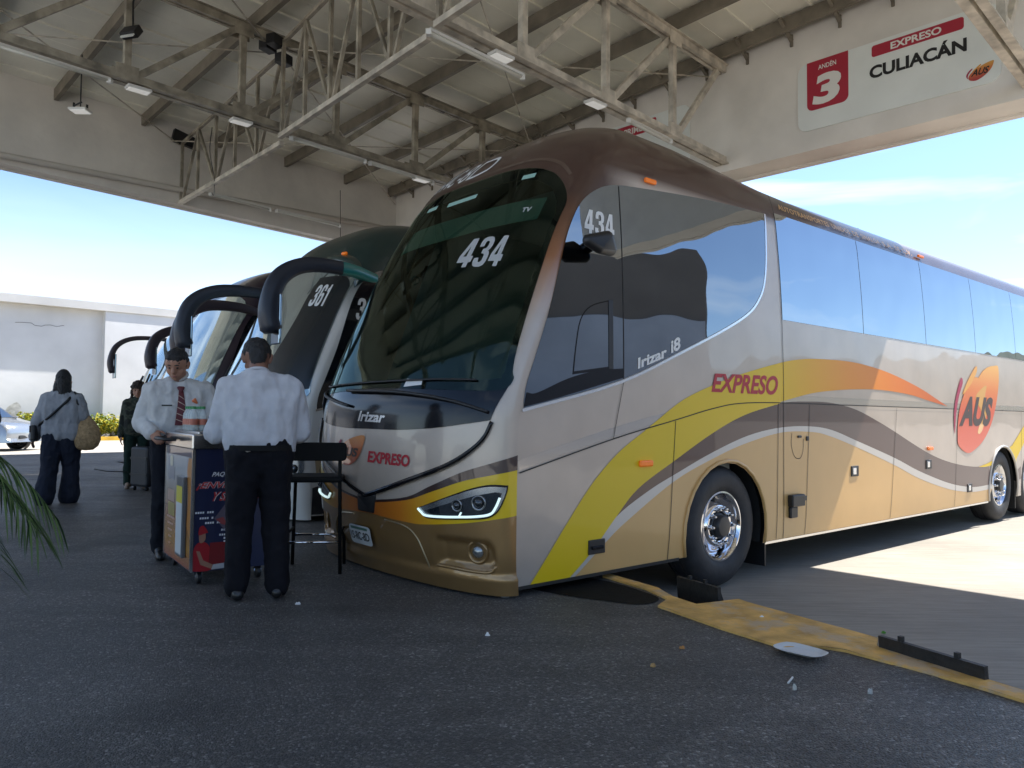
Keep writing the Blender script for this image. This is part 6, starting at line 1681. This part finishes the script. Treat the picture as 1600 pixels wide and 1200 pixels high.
sc_ = thing('suitcase', 'dark upright suitcase beside the person in dark green', 'suitcase', (-5.70, 12.05, 0), R(-30))
MB().box((0, 0, .37), (.42, .26, .62)).build('shell', mat('suitcase_black', (.014, .015, .02), .5, noise_s=20, noise_amt=.2), sc_, bevel=.04)
for x in (-.15, .15): MB().lathe([(.001, -.015), (.03, -.015), (.03, .015), (.001, .015)], 16, Matrix.Translation((x, -.08, .03))).build('wheel', M_DARK, sc_, True)
MB().tube([(-.10, .10, .66), (-.10, .10, .80), (.10, .10, .80), (.10, .10, .66)], .010, 8).build('handle', M_DARK, sc_, True)
for z in (.25, .5): MB().box((0, -.131, z), (.40, .012, .03)).build('rib', M_DARK, sc_)
st2 = MB().tube([(-6.42, 11.9, .33), (-6.2, 11.85, .30), (-5.9, 11.9, .29)], .008, 6).build('stick', M_DARK, None, True); tag(st2, 'thin dark stick held low in front of the suitcase', 'stick')
# someone leaving the frame at the left edge
J = dict(STAND, elR=(.30, -.10, 1.16), wrR=(.20, .13, 1.05))
m5, HP, g, k, _ = person('person in grey at the left edge, only the elbow in view', (-5.72, 8.05, 0), head_to((-.3, .95)), 1.72, J, dict(skin=SKIN_D, shirt=cloth('jumper_grey', (.16, .16, .17)), trousers=cloth('trousers_grey', (.04, .04, .045)), shoe=SHOE, hair=HAIR), build=1.05, seed=33)

# ------------------------------------------------------------------ silver car at the left edge
car = thing('parked_car', 'silver car nosing in at the left edge in front of the white wall', 'car', (-16.9, 23.6, 0), 0)
CARP = mat('car_silver', (.30, .33, .37), .25, .6, 1.0)
prof_c = [(-2.0, .30), (-2.05, .55), (-1.95, .85), (-1.2, .95), (-.6, 1.38), (.5, 1.45), (1.35, 1.0), (1.95, .82), (2.12, .62), (2.12, .38), (2.02, .25)]
sp = spline(prof_c, 5, True)
mb = MB(); n = len(sp)
lay = [(-.86, .90), (-.84, .97), (-.72, 1.0), (0, 1.01), (.72, 1.0), (.84, .97), (.86, .90)]
vs = []
for y, s in lay:
    for x, z in sp:
        tp = max(0, (z-.9))*.38
        vs.append((x*(1-(abs(y)/.86)**4*.06), y*(1-tp*abs(y)/.86), .30+(z-.30)*s))
mb.add(vs, [(i*n+j, i*n+(j+1) % n, (i+1)*n+(j+1) % n, (i+1)*n+j) for i in range(len(lay)-1) for j in range(n)] + [tuple(range(n)), tuple((len(lay)-1)*n+j for j in range(n))])
mb.build('body', CARP, car, True, angle=R(45))
MB().prism([(1.28, 1.02), (.50, 1.43), (-.55, 1.38), (-1.1, 1.0)], -.80, .80, lambda x, y, z: (x, z*(1-.38*max(0, y-.9))*.97, y*.985)).build('side_window', M_TINTD, car)
MB().hull([(1.38, -.55, 1.0, .02), (1.38, .55, 1.0, .02), (.66, -.48, 1.40, .02), (.66, .48, 1.40, .02)], 8).build('windshield', M_TINTD, car)
for s in (1, -1):
    hullpart('headlight', [(1.72, s*.70, .78, .05), (2.0, s*.62, .70, .05), (2.0, s*.45, .68, .04)], mat('car_lamp', (.6, .62, .62), .1, .3, 1), car)
    for x in (-1.25, 1.32):
        w = bpy.data.objects.new('wheel', None); link(w, car); w.location = (x, s*.80, .31)
        Mw = Matrix.Rotation(s*PI/2, 4, 'Z')
        MB().lathe([(.2, .05), (.28, .07), (.31, .03), (.31, -.12), (.2, -.12)], 28, Mw).build('tyre', M_RUB, w, True)
        MB().lathe([(.2, .045), (.19, .02), (.06, .05), (.001, .05)], 20, Mw).build('rim', M_TRIM, w, True)
        MB().lathe([(.36, .075), (.36, -.1)], 28, Mw).build('arch', M_GAP, w, True)
hullpart('grille', [(2.09, -.4, .45, .03), (2.09, .4, .45, .03), (2.09, .4, .35, .03), (2.09, -.4, .35, .03)], M_DARK, car)

# ------------------------------------------------------------------ potted palm at the left edge
palm = thing('potted_palm', 'potted palm whose long drooping leaflets enter at the left edge', 'palm', (-3.17, 3.6, 0), 0)
MB().lathe([(.001, 0), (.17, 0), (.22, .34), (.24, .36), (.21, .36), (.20, .32), (.001, .31)], 28, Matrix.Rotation(-PI/2, 4, 'Y')).build('pot', mat('clay', (.25, .11, .06), .8, noise_s=6), palm, True, angle=R(40))
PG = [mat('palm_green', (.075, .14, .035), .45), mat('palm_dark', (.035, .075, .022), .45)]
rp_ = random.Random(5)
for kx in range(3): MB().tube([(.05*kx-.05, .03*(kx % 2), .30), (.07*kx-.07, .04*(kx % 2), .8), (.10*kx-.1, .05*(kx % 2), 1.15)], [.03, .024, .018], 8).build('stem', mat('palm_stem', (.10, .13, .04), .6), palm, True)
for fi in range(15):
    az = (-.75+1.5*fi/6) if fi < 7 else 1.0+ (fi-7)*.62
    reach = rp_.uniform(.75, 1.0) if fi < 7 else rp_.uniform(.6, .95)
    rise = rp_.uniform(.04, .26)
    p0 = Vector((0, 0, 1.08))
    dv = Vector((math.cos(az), math.sin(az), 0))
    rach = [p0 + dv*reach*s_ + Vector((0, 0, rise*math.sin(s_*PI*.62) - .56*s_**2.3)) for s_ in [i/14 for i in range(15)]]
    fr = MB().tube(rach, [.010-.0006*i for i in range(15)], 6).build('frond', PG[1], palm, True)
    mb = MB()
    for i in range(3, 15):
        for sd in (1, -1):
            for sub in (0, .5):
                q = rach[i] if sub == 0 or i == 14 else (rach[i]+rach[i+1])/2
                d = (rach[min(i+1, 14)]-rach[i-1]).normalized(); side = d.cross(Vector((0, 0, 1))).normalized()*sd
                ln = (.27 - .010*abs(i-8))*rp_.uniform(.8, 1.15)
                out = (d*.55 + side*.75 + Vector((0, 0, .05))).normalized()
                pts = [q + out*ln*t_ + Vector((0, 0, -.62*ln*t_**1.9)) for t_ in (0, .3, .6, .85, 1)]
                ws = (.002, .0048, .0044, .003, .0004)
                sv = out.cross(Vector((0, 0, 1))).normalized()
                vs = []
                for p_, w in zip(pts, ws): vs += [p_-sv*w, p_+sv*w]
                mb.add(vs, [(2*j, 2*j+1, 2*j+3, 2*j+2) for j in range(4)], rp_.randrange(2))
    mb.build('leaflets', PG, fr, fix=False)
